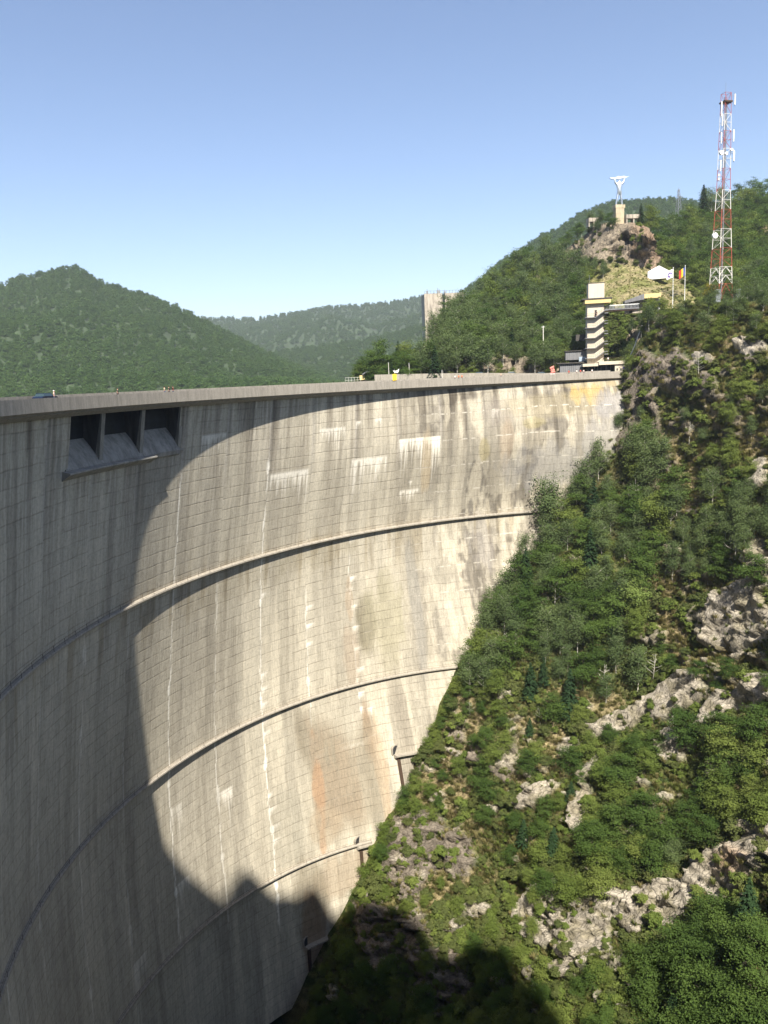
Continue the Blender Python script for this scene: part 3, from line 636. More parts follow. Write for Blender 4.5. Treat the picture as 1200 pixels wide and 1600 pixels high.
# ------------------------------------------------------------------ mountain behind the camera that throws the shadow on the lower dam
bnd = [(dam_at(x, y)) for x, y in ((262, 1325), (280, 1347), (300, 1370), (322, 1388), (345, 1407), (360, 1382), (372, 1365), (385, 1360), (398, 1368), (412, 1385), (430, 1400), (444, 1396), (458, 1402), (475, 1393), (490, 1384), (505, 1400), (520, 1432), (545, 1425))]
bnd += [ground1(x, y) for x, y in ((600, 1412), (640, 1420), (672, 1450), (690, 1492), (712, 1496), (738, 1478), (775, 1480), (815, 1530), (850, 1575), (880, 1625), (960, 1750))]
YR = -75.0
rid = []
for p in bnd:
    T = (p[1]-YR)/(-SUN[1]); rid.append(p+SUN*T)
rid = np.array(rid); rid = rid[np.argsort(rid[:, 0])]
rx = np.concatenate([[-420, -160, rid[0, 0]-6], rid[:, 0], [rid[-1, 0]+60, rid[-1, 0]+260]]); rz = np.concatenate([[rid[0, 2]+20, rid[0, 2]+25, rid[0, 2]+6], rid[:, 2], [rid[-1, 2]-45, rid[-1, 2]-120]])
def left_bank():
    xs = np.unique(np.concatenate([np.linspace(-420, rx[-1], 160), np.linspace(rid[0, 0]-3, rid[-1, 0]+3, 300)])); zr = np.interp(xs, rx, rz)
    prof = [(-6, -.12), (-14, .0), (-26, .18), (-44, .50), (-60, .80), (YR, 1.), (YR-12, .96), (YR-90, .7), (YR-300, .1)]
    V = np.array([[(x, y, z*f-(60 if f < 0 else 0)*0-(14 if k < 2 else 0)) for x, z in zip(xs, zr)] for k, (y, f) in enumerate(prof)])
    V[:2, :, 2] = np.minimum(V[:2, :, 2], np.where(xs > 5, -40-(xs-5)*.9, -5)[None])
    me = fastmesh('mountainside', V.reshape(-1, 3), grid_quads(len(prof), len(xs)))
    tag(link('mountainside', me, M['far']), 'mountain side behind the near end of the dam', 'mountain', kind='structure')
left_bank()

# ------------------------------------------------------------------ valley floor and lake
def ring_sheet(name, pts, mat, label, cat, kind='structure'):
    me = bpy.data.meshes.new(name); me.from_pydata(pts, [], [tuple(range(len(pts)))]); me.update(); return tag(link(name, me, mat), label, cat, kind=kind)
ring_sheet('ground', [(-9000, -9000, -172), (9000, -9000, -172), (9000, 12000, -172), (-9000, 12000, -172)], M['far'], 'valley floor far below the dam', 'ground')
ii = np.linspace(-10, 14.7, 60); a_in = pol(ii, R+7.5, -7.5); a_out = pol(ii, 9000, -7.5)
me = fastmesh('lake_water', np.concatenate([a_in, a_out]), np.array([(k, k+1, 60+k+1, 60+k) for k in range(59)])); tag(link('lake_water', me, M['water']), 'reservoir water behind the dam', 'water', kind='structure')

# ------------------------------------------------------------------ foliage
def leaf_quads(P, N, size, asp=.7, rs=None):
    """one leaf-clump rhomb per point with normal N"""
    rs = rs or rng; n = len(P); N = N/(np.linalg.norm(N, axis=1, keepdims=True)+1e-9)
    t = np.cross(N, rs.normal(size=(n, 3))); t /= np.linalg.norm(t, axis=1, keepdims=True)+1e-9; b = np.cross(N, t)
    s = (size*rs.uniform(.6, 1.3, n))[:, None]*.5
    V = np.stack([P-t*s, P-b*s*asp, P+t*s, P+b*s*asp], 1).reshape(-1, 3); Q = np.arange(4*n).reshape(-1, 4); return V, Q
def crown_mesh(name, kind, seed, H=12.0, dens=1.0, lsize=.42):
    rs = np.random.default_rng(seed); P = []; N = []; T = []
    if kind == 'spruce':
        z = .08*H
        while z < H*.985:
            f = 1-z/H; rad = .235*H*f**.85+.12; nb = int(6+9*f); 
            for k in range(nb):
                a = rs.uniform(0, 2*math.pi); L = rad*rs.uniform(.7, 1.12); m = max(3, int(L/.22*2.6*dens)); t = rs.uniform(.12, 1, m)
                tint = rs.uniform(0, 1)
                pr = np.stack([np.cos(a)*t*L, np.sin(a)*t*L, z-.28*L*t**1.6+.06*L*t], 1)+rs.normal(0, .09, (m, 3))*[1, 1, .6]
                P.append(pr); N.append(np.stack([np.cos(a)*.35+0*t, np.sin(a)*.35+0*t, 1+0*t], 1)+rs.normal(0, .35, (m, 3))); T.append(np.full(m, tint))
            z += .022*H+.12*f
        asp = .55
    else:
        cz, rxy, rzz = {'beech': (.56, .33, .44), 'aspen': (.64, .20, .36), 'bright': (.52, .30, .44), 'shrub': (.42, .50, .42)}[kind]
        nc = {'beech': 44, 'aspen': 46, 'bright': 54, 'shrub': 34}[kind]; sq = {'beech': .42, 'aspen': .8, 'bright': .6, 'shrub': .7}[kind]
        lob = rs.uniform(.72, 1.2, 9)
        for k in range(nc):
            d = rs.normal(size=3); d /= np.linalg.norm(d); r = rs.uniform(.15, 1)**.42
            az = (math.atan2(d[1], d[0])/(2*math.pi)+.5)*9; lo = lob[int(az) % 9]*(1-az % 1)+lob[(int(az)+1) % 9]*(az % 1)
            tap = 1.0-.32*max(d[2], 0)
            c = np.array([d[0]*rxy*lo*tap*r, d[1]*rxy*lo*tap*r, cz+d[2]*rzz*r*rs.uniform(.9, 1.05)])*H
            if kind == 'shrub': c[2] = abs(c[2])
            cr_ = H*rs.uniform(.06, .15)*(1.35 if kind == 'shrub' else 1.0)
            m = int(70*dens*(cr_/(.1*H))**2); tint = rs.uniform(0, 1)
            q = rs.normal(size=(m, 3)); q /= np.linalg.norm(q, axis=1, keepdims=True); q *= rs.uniform(.15, 1.25, (m, 1))**.8; ax = d*.9+rs.normal(0, .5, 3); ax[2] *= .4; ax /= np.linalg.norm(ax); dq = (q@ax)[:, None]*ax
            P.append(c+q*[cr_*1.0, cr_*1.0, cr_*sq]+dq*cr_*.9+rs.normal(0, cr_*.12, (m, 3))); out = c-np.array([0, 0, cz*H*.8]); out = out/(np.linalg.norm(out)+1e-6)
            N.append(q*.45+out*.5+np.array([0, 0, .5])+rs.normal(0, .6, (m, 3))); T.append(np.clip(tint*.7+.3*rs.uniform(0, 1, m), 0, 1))
        asp = .72
    P = np.concatenate(P); N = np.concatenate(N); T = np.concatenate(T); V, Q = leaf_quads(P, N, np.full(len(P), lsize), asp, rs)
    me = fastmesh(name, V, Q); a = me.attributes.new('tint', 'FLOAT', 'POINT'); a.data.foreach_set('value', np.repeat(T, 4).astype(np.float32)); return me
def trunk_mesh(name, kind, seed, H=12.0):
    rs = random.Random(seed); mb = MB(); top = {'beech': .8, 'aspen': .93, 'bright': .75, 'shrub': .5, 'spruce': .97}[kind]; r = {'aspen': .0125, 'spruce': .013}.get(kind, .014)*H
    pts = [Vector((0, 0, -.12*H))]; 
    for k in range(1, 7): pts.append(Vector((pts[-1].x+rs.uniform(-.012, .012)*H, pts[-1].y+rs.uniform(-.012, .012)*H, -.12*H+(top+.12)*H*k/6)))
    for k in range(6): mb.tube(pts[k], pts[k+1], r*(1-k/7), 6, r*(1-(k+1)/7))
    for k in range(0 if kind == 'spruce' else 16):
        b = pts[rs.choice([2, 3, 4, 5])]; a = rs.uniform(0, 6.28); L = rs.uniform(.12, .24)*H
        mb.tube(b, b+Vector((math.cos(a)*L*.8, math.sin(a)*L*.8, L*.75)), r*.4, 4, r*.12)
    me = bpy.data.meshes.new(name); me.from_pydata(mb.v, [], mb.f); me.update(); return me
KM = {'beech': ('broadleaf_tree', 'beech', 'bark'), 'aspen': ('birch_tree', 'aspen', 'palebark'), 'bright': ('young_tree', 'bright', 'bark'), 'shrub': ('shrub', 'shrub', 'bark'), 'spruce': ('spruce_tree', 'spruce', 'bark')}
PROTO = {}
for kd, (nm, mt, bk) in KM.items():
    PROTO[kd] = []
    for v in range(4):
        H = 12.0 if kd != 'shrub' else 4.0
        cm = crown_mesh(nm+'_crown', kd, 100+v*13+len(kd)*7, H, {'beech': 1.6, 'aspen': 1.25, 'bright': 1.3, 'shrub': .9, 'spruce': 1.1}[kd], {'beech': .33, 'aspen': .30, 'bright': .35, 'shrub': .27, 'spruce': .40}[kd])
        cm.materials.append(M[mt]); tm = trunk_mesh(nm+'_trunk', kd, 7+v, H); tm.materials.append(M[bk]); PROTO[kd].append((cm, tm, H))
def tree(kind, p, h, label, cat, group=None, mat=None, v=None, wid=1.0):
    cm, tm, H = PROTO[kind][random.randrange(4) if v is None else v]
    t = empty(KM[kind][0], p, label, cat, group, random.uniform(0, 6.28)); s = h/H; t.scale = (s*wid*random.uniform(.9, 1.12), s*wid*random.uniform(.9, 1.12), s)
    c = bpy.data.objects.new('crown', cm); C.objects.link(c); c.parent = t
    k = bpy.data.objects.new('trunk', tm); C.objects.link(k); k.parent = t
    if mat:
        c.data = cm.copy(); c.data.materials[0] = M[mat]
    return t
def inpoly(x, y, P):
    c = False; j = len(P)-1
    for i in range(len(P)):
        if (P[i][1] > y) != (P[j][1] > y) and x < (P[j][0]-P[i][0])*(y-P[i][1])/(P[j][1]-P[i][1])+P[i][0]: c = not c
        j = i
    return c
def plant(poly, n, mixd, hr, where, gfun, wid=1.0, avoid=0.0, seed=0):
    """scatter n trees whose crowns fill the patch; where: phrase for the label"""
    rnd = random.Random(seed+n); xs = [p[0] for p in poly]; ys = [p[1] for p in poly]; done = []; tries = 0
    kinds = list(mixd); wts = [mixd[k] for k in kinds]
    while len(done) < n and tries < n*60:
        tries += 1; x = rnd.uniform(min(xs), max(xs)); y = rnd.uniform(min(ys), max(ys))
        if not inpoly(x, y, poly): continue
        sep = ((max(xs)-min(xs))*(max(ys)-min(ys))/n)**.5*.50*(1 if tries < n*30 else .5)
        if any((x-a)**2+(y-b)**2 < sep*sep for a, b in done): continue
        if avoid and gfun is ground1:
            rw = slope_masks(np.array([x]), np.array([y]))[0][0]
            if rw > .5 and rnd.random() < avoid: continue
        done.append((x, y)); kd = rnd.choices(kinds, wts)[0]; h = rnd.uniform(*hr)*(.45 if kd == 'shrub' else 1)
        g = gfun(x, y); dd = pix(g)[2]; off = .45*h*F/dd; g = gfun(x, y+off)
        if gfun is ground1:
            cx_ = np.interp(y+off, [592, 745, 890, 1038, 1180, 1328, 1465, 1600, 1800], [975, 924, 826, 730, 664, 590, 528, 480, 410])
            mg = .22*h*F/dd*wid*(1.25 if kd in ('beech', 'bright') else .8)
            if x < cx_+mg: g = gfun(cx_+mg, y+off)
        random.seed(int(x*31+y*17)); nm = {'beech': 'dark broadleaf tree', 'aspen': 'pale stemmed tree', 'bright': 'fresh green tree', 'shrub': 'low shrub', 'spruce': 'pointed spruce'}[kd]
        tree(kd, g, h, nm+' '+where, {'beech': 'tree', 'aspen': 'tree', 'bright': 'tree', 'shrub': 'shrub', 'spruce': 'conifer'}[kd], {'beech': 'broadleaf trees ', 'aspen': 'pale stemmed trees ', 'bright': 'young trees ', 'shrub': 'shrubs ', 'spruce': 'spruces '}[kd]+where, wid=wid)
G1, G2 = ground1, ground2
plant([(862, 760), (905, 735), (935, 690), (1010, 680), (1050, 760), (1010, 900), (990, 1060), (900, 1085), (800, 1075), (728, 1060), (760, 960), (820, 860)], 88, {'beech': .36, 'aspen': .44, 'spruce': .10, 'bright': .1}, (7.5, 13), 'in the dense wood at the right edge of the dam face', G1, 1.05, seed=1)
plant([(1040, 760), (1210, 760), (1215, 850), (1190, 900), (1120, 915), (1050, 890)], 26, {'aspen': .6, 'beech': .25, 'bright': .15}, (7, 10.5), 'in the belt above the white rocks at the right', G1, 1.0, seed=2)
plant([(1000, 470), (1060, 462), (1130, 458), (1210, 448), (1215, 560), (1120, 545), (1060, 530), (1005, 540)], 34, {'bright': .4, 'aspen': .35, 'shrub': .25}, (4.5, 7.5), 'along the brow of the slope below the mast', G1, 1.2, seed=3)
plant([(985, 560), (1010, 600), (1000, 680), (940, 730), (905, 760), (930, 700), (960, 620)], 22, {'shrub': .4, 'bright': .3, 'aspen': .3}, (4.5, 7), 'beside the upper right edge of the dam', G1, 1.1, seed=4)
plant([(700, 1060), (760, 1070), (790, 1120), (740, 1180), (700, 1260), (650, 1290), (600, 1340), (625, 1260), (665, 1170)], 30, {'bright': .35, 'shrub': .35, 'beech': .3}, (3.8, 6.5), 'at the foot of the dam face above the third ledge', G1, 1.2, seed=5)
plant([(790, 1090), (900, 1090), (960, 1150), (930, 1250), (960, 1400), (860, 1400), (790, 1330), (730, 1250), (740, 1180)], 46, {'beech': .42, 'bright': .3, 'shrub': .22, 'spruce': .06}, (4.5, 8), 'scattered over the middle of the slope', G1, 1.25, .8, seed=6)
plant([(925, 1340), (930, 1200), (1000, 1150), (1100, 1120), (1215, 1120), (1215, 1270), (1130, 1290), (1080, 1340), (970, 1370)], 34, {'beech': .6, 'bright': .3, 'aspen': .1}, (6, 9.5), 'in the thicket between the white rock bands', G1, 1.3, .7, seed=7)
plant([(1030, 1470), (1130, 1400), (1215, 1390), (1230, 1640), (1000, 1680)], 26, {'beech': .95, 'spruce': .05}, (8, 11), 'massed at the bottom right of the slope', G1, 1.3, .4, seed=8)
plant([(740, 1470), (850, 1500), (900, 1540), (1010, 1480), (1040, 1640), (760, 1680)], 48, {'bright': .45, 'beech': .35, 'shrub': .2}, (4, 7), 'at the bottom of the slope below the pale outcrops', G1, 1.3, .6, seed=9)
plant([(480, 1590), (530, 1480), (600, 1500), (740, 1500), (760, 1680), (480, 1700)], 40, {'beech': .6, 'bright': .4}, (4.5, 8), 'in the deep shade at the foot of the dam', G1, 1.25, seed=10)
plant([(1050, 620), (1215, 590), (1215, 750), (1060, 750)], 24, {'shrub': .5, 'bright': .25, 'aspen': .25}, (4, 6.5), 'between the brown crags on the upper slope', G1, 1.2, .3, seed=11)
plant([(560, 1400), (620, 1370), (780, 1370), (860, 1330), (840, 1470), (700, 1440)], 22, {'shrub': .5, 'bright': .5}, (3, 5.5), 'around the bare brown rock low on the slope', G1, 1.2, .5, seed=12)
plant([(1000, 1000), (1215, 1010), (1215, 1120), (1010, 1160)], 20, {'shrub': .6, 'beech': .4}, (3.5, 5.5), 'among the white slabs on the right', G1, 1.2, .9, seed=13)
plant([(640, 598), (655, 555), (690, 515), (720, 490), (760, 440), (800, 405), (860, 385), (905, 420), (916, 440), (914, 545), (880, 570), (760, 560), (700, 566)], 132, {'aspen': .62, 'beech': .20, 'spruce': .06, 'bright': .12}, (8.5, 14), 'in the wood left of the lift tower', G2, 1.05, seed=14)
plant([(1012, 335), (1040, 335), (1070, 330), (1100, 310), (1150, 296), (1215, 290), (1215, 470), (1140, 455), (1082, 432), (1050, 408), (1032, 395), (1038, 370)], 100, {'beech': .6, 'bright': .2, 'aspen': .2}, (9, 13.5), 'on the wooded hill behind the mast', G2, 1.1, seed=15)
plant([(850, 395), (880, 360), (912, 340), (955, 338), (960, 350), (905, 372)], 11, {'beech': .5, 'aspen': .5}, (5, 8), 'on the crag left of the statue', G2, 1.0, seed=16)
plant([(885, 420), (905, 408), (960, 418), (940, 428), (900, 436)], 11, {'aspen': .5, 'bright': .3, 'beech': .2}, (4.5, 6.5), 'at the foot of the brown crag', G2, 1.1, seed=17)
plant([(552, 596), (562, 560), (585, 540), (612, 545), (650, 550), (660, 590)], 26, {'beech': .45, 'bright': .35, 'spruce': .2}, (8, 12.5), 'on the lake shore behind the middle of the crest', G2, 1.0, seed=18)
plant([(948, 500), (1000, 498), (990, 570), (975, 572), (950, 560)], 16, {'bright': .4, 'aspen': .4, 'shrub': .2}, (3.5, 5.5), 'between the lift tower and the slope', G2, 1.1, seed=19)
plant([(650, 585), (660, 560), (860, 560), (880, 578)], 26, {'shrub': .6, 'bright': .4}, (4, 6), 'on the roadside cliff across the lake road', G2, 1.0, seed=20)
plant([(680, 500), (700, 490), (742, 480), (745, 560), (670, 570), (672, 520)], 22, {'aspen': .8, 'beech': .2}, (12, 16), 'in front of the weathered concrete tower', G2, .95, seed=21)
plant([(890, 395), (930, 360), (1010, 365), (1020, 420), (960, 430), (905, 420)], 18, {'shrub': .7, 'bright': .3}, (3.5, 5.5), 'clinging to the brown crag under the statue', G2, 1.0, seed=22)
def bare_tree(p, h, label, seed):
    rs = random.Random(seed); t = empty('bare_tree', p, label, 'dead tree', 'bare dead trees on the slope', rs.uniform(0, 6)); mb = MB(); tip = Vector((rs.uniform(-.12, .12)*h, rs.uniform(-.12, .12)*h, h)); mb.tube((0, 0, -.5), tip, .018*h, 6, .004*h)
    mb.build('trunk', M['palebark'], t); br = MB()
    for k in range(14):
        f = rs.uniform(.3, .95); a = rs.uniform(0, 6.28); L = (1.1-f)*h*.42; b0 = tip*f; e = b0+Vector((math.cos(a)*L, math.sin(a)*L, L*.55)); br.tube(b0, e, .007*h, 4, .002*h)
        for q in range(2): g = b0.lerp(e, rs.uniform(.4, .8)); a2 = a+rs.uniform(-1, 1); br.tube(g, g+Vector((math.cos(a2)*L*.4, math.sin(a2)*L*.4, L*.35)), .004*h, 3, .0015*h)
    br.build('branches', M['palebark'], t)
for k, (x, y, h) in enumerate(((797, 1040, 9), (985, 800, 10), (1010, 1060, 8), (1118, 905, 7), (938, 1075, 8), (905, 1010, 9), (1070, 690, 6), (735, 1120, 5), (1150, 880, 8), (870, 960, 10), (1165, 1010, 5), (1095, 590, 5), (990, 720, 7), (840, 1130, 5), (1050, 1150, 5))):
    bare_tree(ground1(x, y), h, 'pale leafless dead tree on the valley slope', k)
for k in range(46):
    rk_ = random.Random(700+k); y = 860+k/45*760; x = np.interp(y, [592, 745, 890, 1038, 1180, 1328, 1465, 1600, 1800], [970, 918, 818, 722, 655, 582, 520, 472, 400])+rk_.uniform(2, 20); kd = rk_.choice(['shrub', 'bright', 'bright', 'beech']); random.seed(900+k)
    tree(kd, ground1(x, y+8), rk_.uniform(2.2, 5.2)*(.7 if kd == 'shrub' else 1), {'shrub': 'low shrub', 'bright': 'fresh green bush', 'beech': 'small dark tree'}[kd]+' right against the sloping foot of the dam', 'bush', {'shrub': 'low shrubs', 'bright': 'fresh green bushes', 'beech': 'small dark trees'}[kd]+' against the foot of the dam', wid=1.2)
random.seed(5)
# single trees that stand out
tree('spruce', G2(1098, 345), 17, 'tall spruce breaking the skyline left of the mast', 'conifer', v=0)
tree('spruce', G2(973+28, 352), 8, 'small dark spruce tip on the skyline right of the statue', 'conifer', v=1)
tree('beech', at(596, 598, 284), 16, 'large round tree beside the lakeside kiosk', 'tree', v=2)
tree('aspen', ground1(858, 845), 19, 'tall airy birch with its crown against the dam below the upper ledge', 'tree', v=1, wid=.95)
tree('aspen', ground1(822, 905), 14, 'slim birch with bare lower stem in front of the dam face', 'tree', v=2, wid=.8)
tree('aspen', ground1(766, 985), 12, 'leaning birch at the edge of the dam above the second ledge', 'tree', v=3, wid=.9)
tree('bright', ground1(990, 960), 12, 'light yellow green ash tree in the middle of the wood', 'tree', v=1, mat='lime')
tree('shrub', ground1(592, 1392), 6, 'bright green spreading bush where the third ledge meets the rock', 'bush', v=1)
tree('aspen', ground1(1108, 482), 6.5, 'yellowing small tree left of the mast foot', 'tree', v=0, mat='yellowleaf')
tree('bright', G2(905, 530), 6, 'yellow tinged tree left of the lift tower', 'tree', v=3, mat='yellowleaf')

# ------------------------------------------------------------------ geometry-node scatter for what nobody could count
def gn_scatter(name, P, scale, src, mat, sources, label, cat, flat=1.0):
    me = bpy.data.meshes.new(name); me.vertices.add(len(P)); me.vertices.foreach_set('co', np.ascontiguousarray(P, np.float32).ravel())
    for an, v, ty in (('sc', scale, 'FLOAT'), ('rot', rng.uniform(0, 6.28, len(P)), 'FLOAT')):
        a = me.attributes.new(an, ty, 'POINT'); a.data.foreach_set('value', np.asarray(v, np.float32))
    a = me.attributes.new('src', 'INT', 'POINT'); a.data.foreach_set('value', np.asarray(src, np.int32)); me.update()
    o = link(name, me, mat); tag(o, label, cat, kind='stuff')
    g = bpy.data.node_groups.new(name, 'GeometryNodeTree'); g.interface.new_socket('Geometry', in_out='INPUT', socket_type='NodeSocketGeometry'); g.interface.new_socket('Geometry', in_out='OUTPUT', socket_type='NodeSocketGeometry')
    n = g.nodes; gi = n.new('NodeGroupInput'); go = n.new('NodeGroupOutput'); jn = n.new('GeometryNodeJoinGeometry')
    def attr(nm, ty):
        x = n.new('GeometryNodeInputNamedAttribute'); x.data_type = ty; x.inputs[0].default_value = nm; return x.outputs[0]
    for k, s in enumerate(sources):
        oi = n.new('GeometryNodeObjectInfo'); oi.inputs['Object'].default_value = s; oi.transform_space = 'ORIGINAL'
        cm = n.new('FunctionNodeCompare'); cm.data_type = 'INT'; cm.operation = 'EQUAL'; g.links.new(attr('src', 'INT'), cm.inputs[2]); cm.inputs[3].default_value = k
        ip = n.new('GeometryNodeInstanceOnPoints'); g.links.new(gi.outputs[0], ip.inputs['Points']); g.links.new(cm.outputs[0], ip.inputs['Selection']); g.links.new(oi.outputs['Geometry'], ip.inputs['Instance'])
        cx = n.new('ShaderNodeCombineXYZ'); g.links.new(attr('rot', 'FLOAT'), cx.inputs[2]); g.links.new(cx.outputs[0], ip.inputs['Rotation'])
        sc = n.new('ShaderNodeCombineXYZ'); fa = attr('sc', 'FLOAT'); m_ = n.new('ShaderNodeMath'); m_.operation = 'MULTIPLY'; m_.inputs[1].default_value = flat; g.links.new(fa, m_.inputs[0])
        g.links.new(fa, sc.inputs[0]); g.links.new(fa, sc.inputs[1]); g.links.new(m_.outputs[0], sc.inputs[2]); g.links.new(sc.outputs[0], ip.inputs['Scale'])
        g.links.new(ip.outputs[0], jn.inputs[0])
    g.links.new(jn.outputs[0], go.inputs[0]); md = o.modifiers.new('scatter', 'NODES'); md.node_group = g; return o
# sources: real plants standing on the slope
def tuft_mesh(name, seed, n=70, H=1.2):
    rs = np.random.default_rng(seed); a = rs.uniform(0, 6.28, n); r = rs.uniform(0, .7, n); b = np.stack([np.cos(a)*r, np.sin(a)*r, -.15+0*r], 1); h = rs.uniform(.4, 1, n)*H; lean = rs.uniform(.1, .7, n)
    tip = b+np.stack([np.cos(a)*lean, np.sin(a)*lean, h], 1); t = np.stack([-np.sin(a), np.cos(a), 0*a], 1)*.075
    V = np.stack([b-t, b+t, tip+t*.4, tip-t*.4], 1).reshape(-1, 3); me = fastmesh(name, V, np.arange(4*n).reshape(-1, 4))
    at_ = me.attributes.new('tint', 'FLOAT', 'POINT'); at_.data.foreach_set('value', np.repeat(rs.uniform(0, 1, n), 4).astype(np.float32)); return me
g0 = link('grass_tuft', tuft_mesh('dry_tuft', 3), M['dry']); g0.location = ground1(1060, 905); tag(g0, 'dry straw coloured grass tuft below the tree belt', 'grass')
g1 = link('grass_tuft', tuft_mesh('green_tuft', 4), M['greengrass']); g1.location = ground1(1000, 985); tag(g1, 'green grass tuft on the open bank', 'grass')
cmb = crown_mesh('bush_leaves', 'shrub', 900, 1.6, .45, .24); cmb.materials.append(M['shrub'])
g2 = link('bush', cmb, None); g2.location = ground1(880, 1140); tag(g2, 'small rounded bush below the wood', 'bush')
cmb2 = crown_mesh('bush_leaves', 'shrub', 901, 1.6, .45, .24); cmb2.materials.append(M['bright'])
g3 = link('bush', cmb2, None); g3.location = ground1(760, 1400); tag(g3, 'small fresh green bush low on the slope', 'bush')
def undergrowth():
    n = 50000; nr, nc = SX1.shape; r = rng.integers(0, nr-1, n); c = rng.integers(0, nc-1, n)
    px, py, P = SX1[r, c], SY1[r, c], SP1[r, c].copy()
    rw, rb, dr = slope_masks(px, py); rock = np.maximum(rw, rb*.8)
    conx = np.interp(py, [592, 745, 890, 1038, 1180, 1328, 1465, 1600, 1800], [970, 918, 818, 722, 655, 582, 520, 472, 400])
    ok = (px > conx+3) & (py < 1700) & (rng.uniform(0, 1, n) > np.maximum(rock*.93, 0))
    dr = np.clip(dr+.35*sm(800, 640, py), 0, 1); px, py, P, dr = px[ok], py[ok], P[ok], dr[ok]; m = len(px); g = fbm(px*.03, py*.03, 0, 501, 4)
    u = rng.uniform(0, 1, m); bush = u < (.34*(1-dr)+.05)*(.45+1.0*sm(.42, .58, g))
    src = np.where(bush, np.where(rng.uniform(0, 1, m) < .55, 2, 3), np.where(rng.uniform(0, 1, m) < .42+.5*dr, 0, 1))
    sc = np.where(bush, rng.uniform(.45, 1.25, m)*(.6+.8*sm(.4, .65, g)), rng.uniform(.5, 1.0, m))
    P[:, 2] -= .1
    gn_scatter('undergrowth', P, sc, src, None, [g0, g1, g2, g3], 'grass and low scrub covering the valley side', 'ground cover')
undergrowth()
def cover2():
    n = 16000; nr, nc = SX2.shape; r = rng.integers(0, nr-1, n); c = rng.integers(0, nc-1, n); px, py, P = SX2[r, c], SY2[r, c], SP2[r, c].copy()
    md = zone(MEADOW, px, py, .3, 402, .04); rk = zone(ROCK2, px, py, .85, 401, .05)*(1-md); ok = rng.uniform(0, 1, n) > np.maximum(rk*.96, md*.25)
    px, py, P, md, rk = px[ok], py[ok], P[ok], md[ok], rk[ok]; m = len(px); bush = rng.uniform(0, 1, m) < .7*(1-md)+.0
    src = np.where(bush, np.where(rng.uniform(0, 1, m) < .6, 2, 3), np.where(rng.uniform(0, 1, m) < .65, 0, 1)); sc = np.where(bush, rng.uniform(.7, 1.6, m), rng.uniform(.4, .9, m)); sc = np.where((px < 870) & (py > 578), sc*.3, sc); sc = np.where((md > .4) & ~bush, sc*.5, sc)
    gn_scatter('hillside_scrub', P, sc, src, None, [g0, g1, g2, g3], 'scrub and meadow grass on the upper hillside', 'ground cover')
cover2()

# ------------------------------------------------------------------ wooded hills across the lake
FAR = []
for k in range(3):
    cmf = crown_mesh('far_crown', 'bright' if k else 'beech', 950+k, 12, .22, .95); cmf.materials.append(M['farleaf'])
    p, _ = crest_at(193+k*11); FAR.append(cmf)
def hill(name, line, Dr, Db, label, seed, amp, ntree, hs, drop=5, zb=-9):
    lx = np.array([a for a, b in line], float); ly = np.array([b for a, b in line], float)+drop
    xs = np.linspace(lx[0], lx[-1], 200); P0 = at(xs, np.interp(xs, lx, ly), Dr); T = np.linspace(0, 1, 70)[:, None]
    f = 1-T*(1-Db/Dr); X = P0[None, :, 0]*f; Y = P0[None, :, 1]*f; zr = P0[None, :, 2]
    Z = zb+(zr-zb)*(1-T)**1.05
    nz = (fbm(X*.0045+seed, Y*.0045, 0, seed, 4)-.5)+.35*(1-2*np.abs(fbm(X*.006, Y*.003, 0, seed+5, 3)-.5)-.7); Z = Z+amp*nz*np.sin(np.clip(T*1.15, 0, 1)*math.pi)**.8*np.minimum(1, (zr-zb)/80)
    Pt = np.stack([X, Y, Z], -1); bk = Pt[0].copy(); bk[:, :2] *= 1.25; bk[:, 2] = zb
    me = fastmesh(name, np.concatenate([bk[None], Pt]).reshape(-1, 3), grid_quads(71, 200)); tag(link(name, me, M['far']), label, 'hill', kind='structure')
    # trees evenly over the ground surface
    area = np.linalg.norm(np.cross(Pt[1:, :-1]-Pt[:-1, :-1], Pt[:-1, 1:]-Pt[:-1, :-1]), axis=-1); pr = area.ravel()/area.sum(); k = rng.choice(len(pr), ntree, p=pr); r, c = k//199, k % 199
    u, v = rng.uniform(0, 1, (2, ntree, 1)); q = Pt[r, c]*(1-u)*(1-v)+Pt[r+1, c]*u*(1-v)+Pt[r, c+1]*(1-u)*v+Pt[r+1, c+1]*u*v
    rr = np.repeat(np.arange(200)[None], 1, 0).ravel(); top = Pt[0, rng.integers(0, 200, 300)]
    q = np.concatenate([q, top]); q[:, 2] -= 2.5
    return q, hs
HL = []
HL.append(('lakeside_wood', *hill('lakeside_hill', [(-260, 470), (-150, 462), (0, 447), (14, 438), (30, 433), (60, 427), (90, 419), (105, 415), (122, 415), (135, 425), (150, 436), (165, 443), (200, 452), (240, 463), (290, 485), (310, 495), (370, 527), (420, 552), (480, 578), (530, 596), (560, 604)], 1150, 640, 'steep wooded hill across the lake at the left', 11, 60, 9000, .95), 'broadleaf forest covering the hill across the lake'))
HL.append(('ridge_wood', *hill('mountain_ridge', [(690, 475), (720, 457), (760, 430), (790, 402), (822, 386), (850, 367), (880, 352), (905, 335), (935, 322), (960, 315), (1010, 312), (1060, 312), (1120, 318), (1200, 330)], 1050, 560, 'long wooded ridge rising to the right behind the wood', 12, 40, 4800, .9), 'forest on the long ridge behind'))
HL.append(('distant_wood', *hill('distant_hills', [(250, 500), (310, 497), (370, 498), (405, 498), (430, 494), (470, 487), (500, 481), (530, 478), (560, 477), (600, 474), (640, 467), (670, 461), (700, 460), (760, 462), (820, 470)], 2500, 1350, 'hazy wooded hills beyond the far arm of the lake', 13, 110, 7500, 1.35, 3), 'hazy forest on the distant hills'))
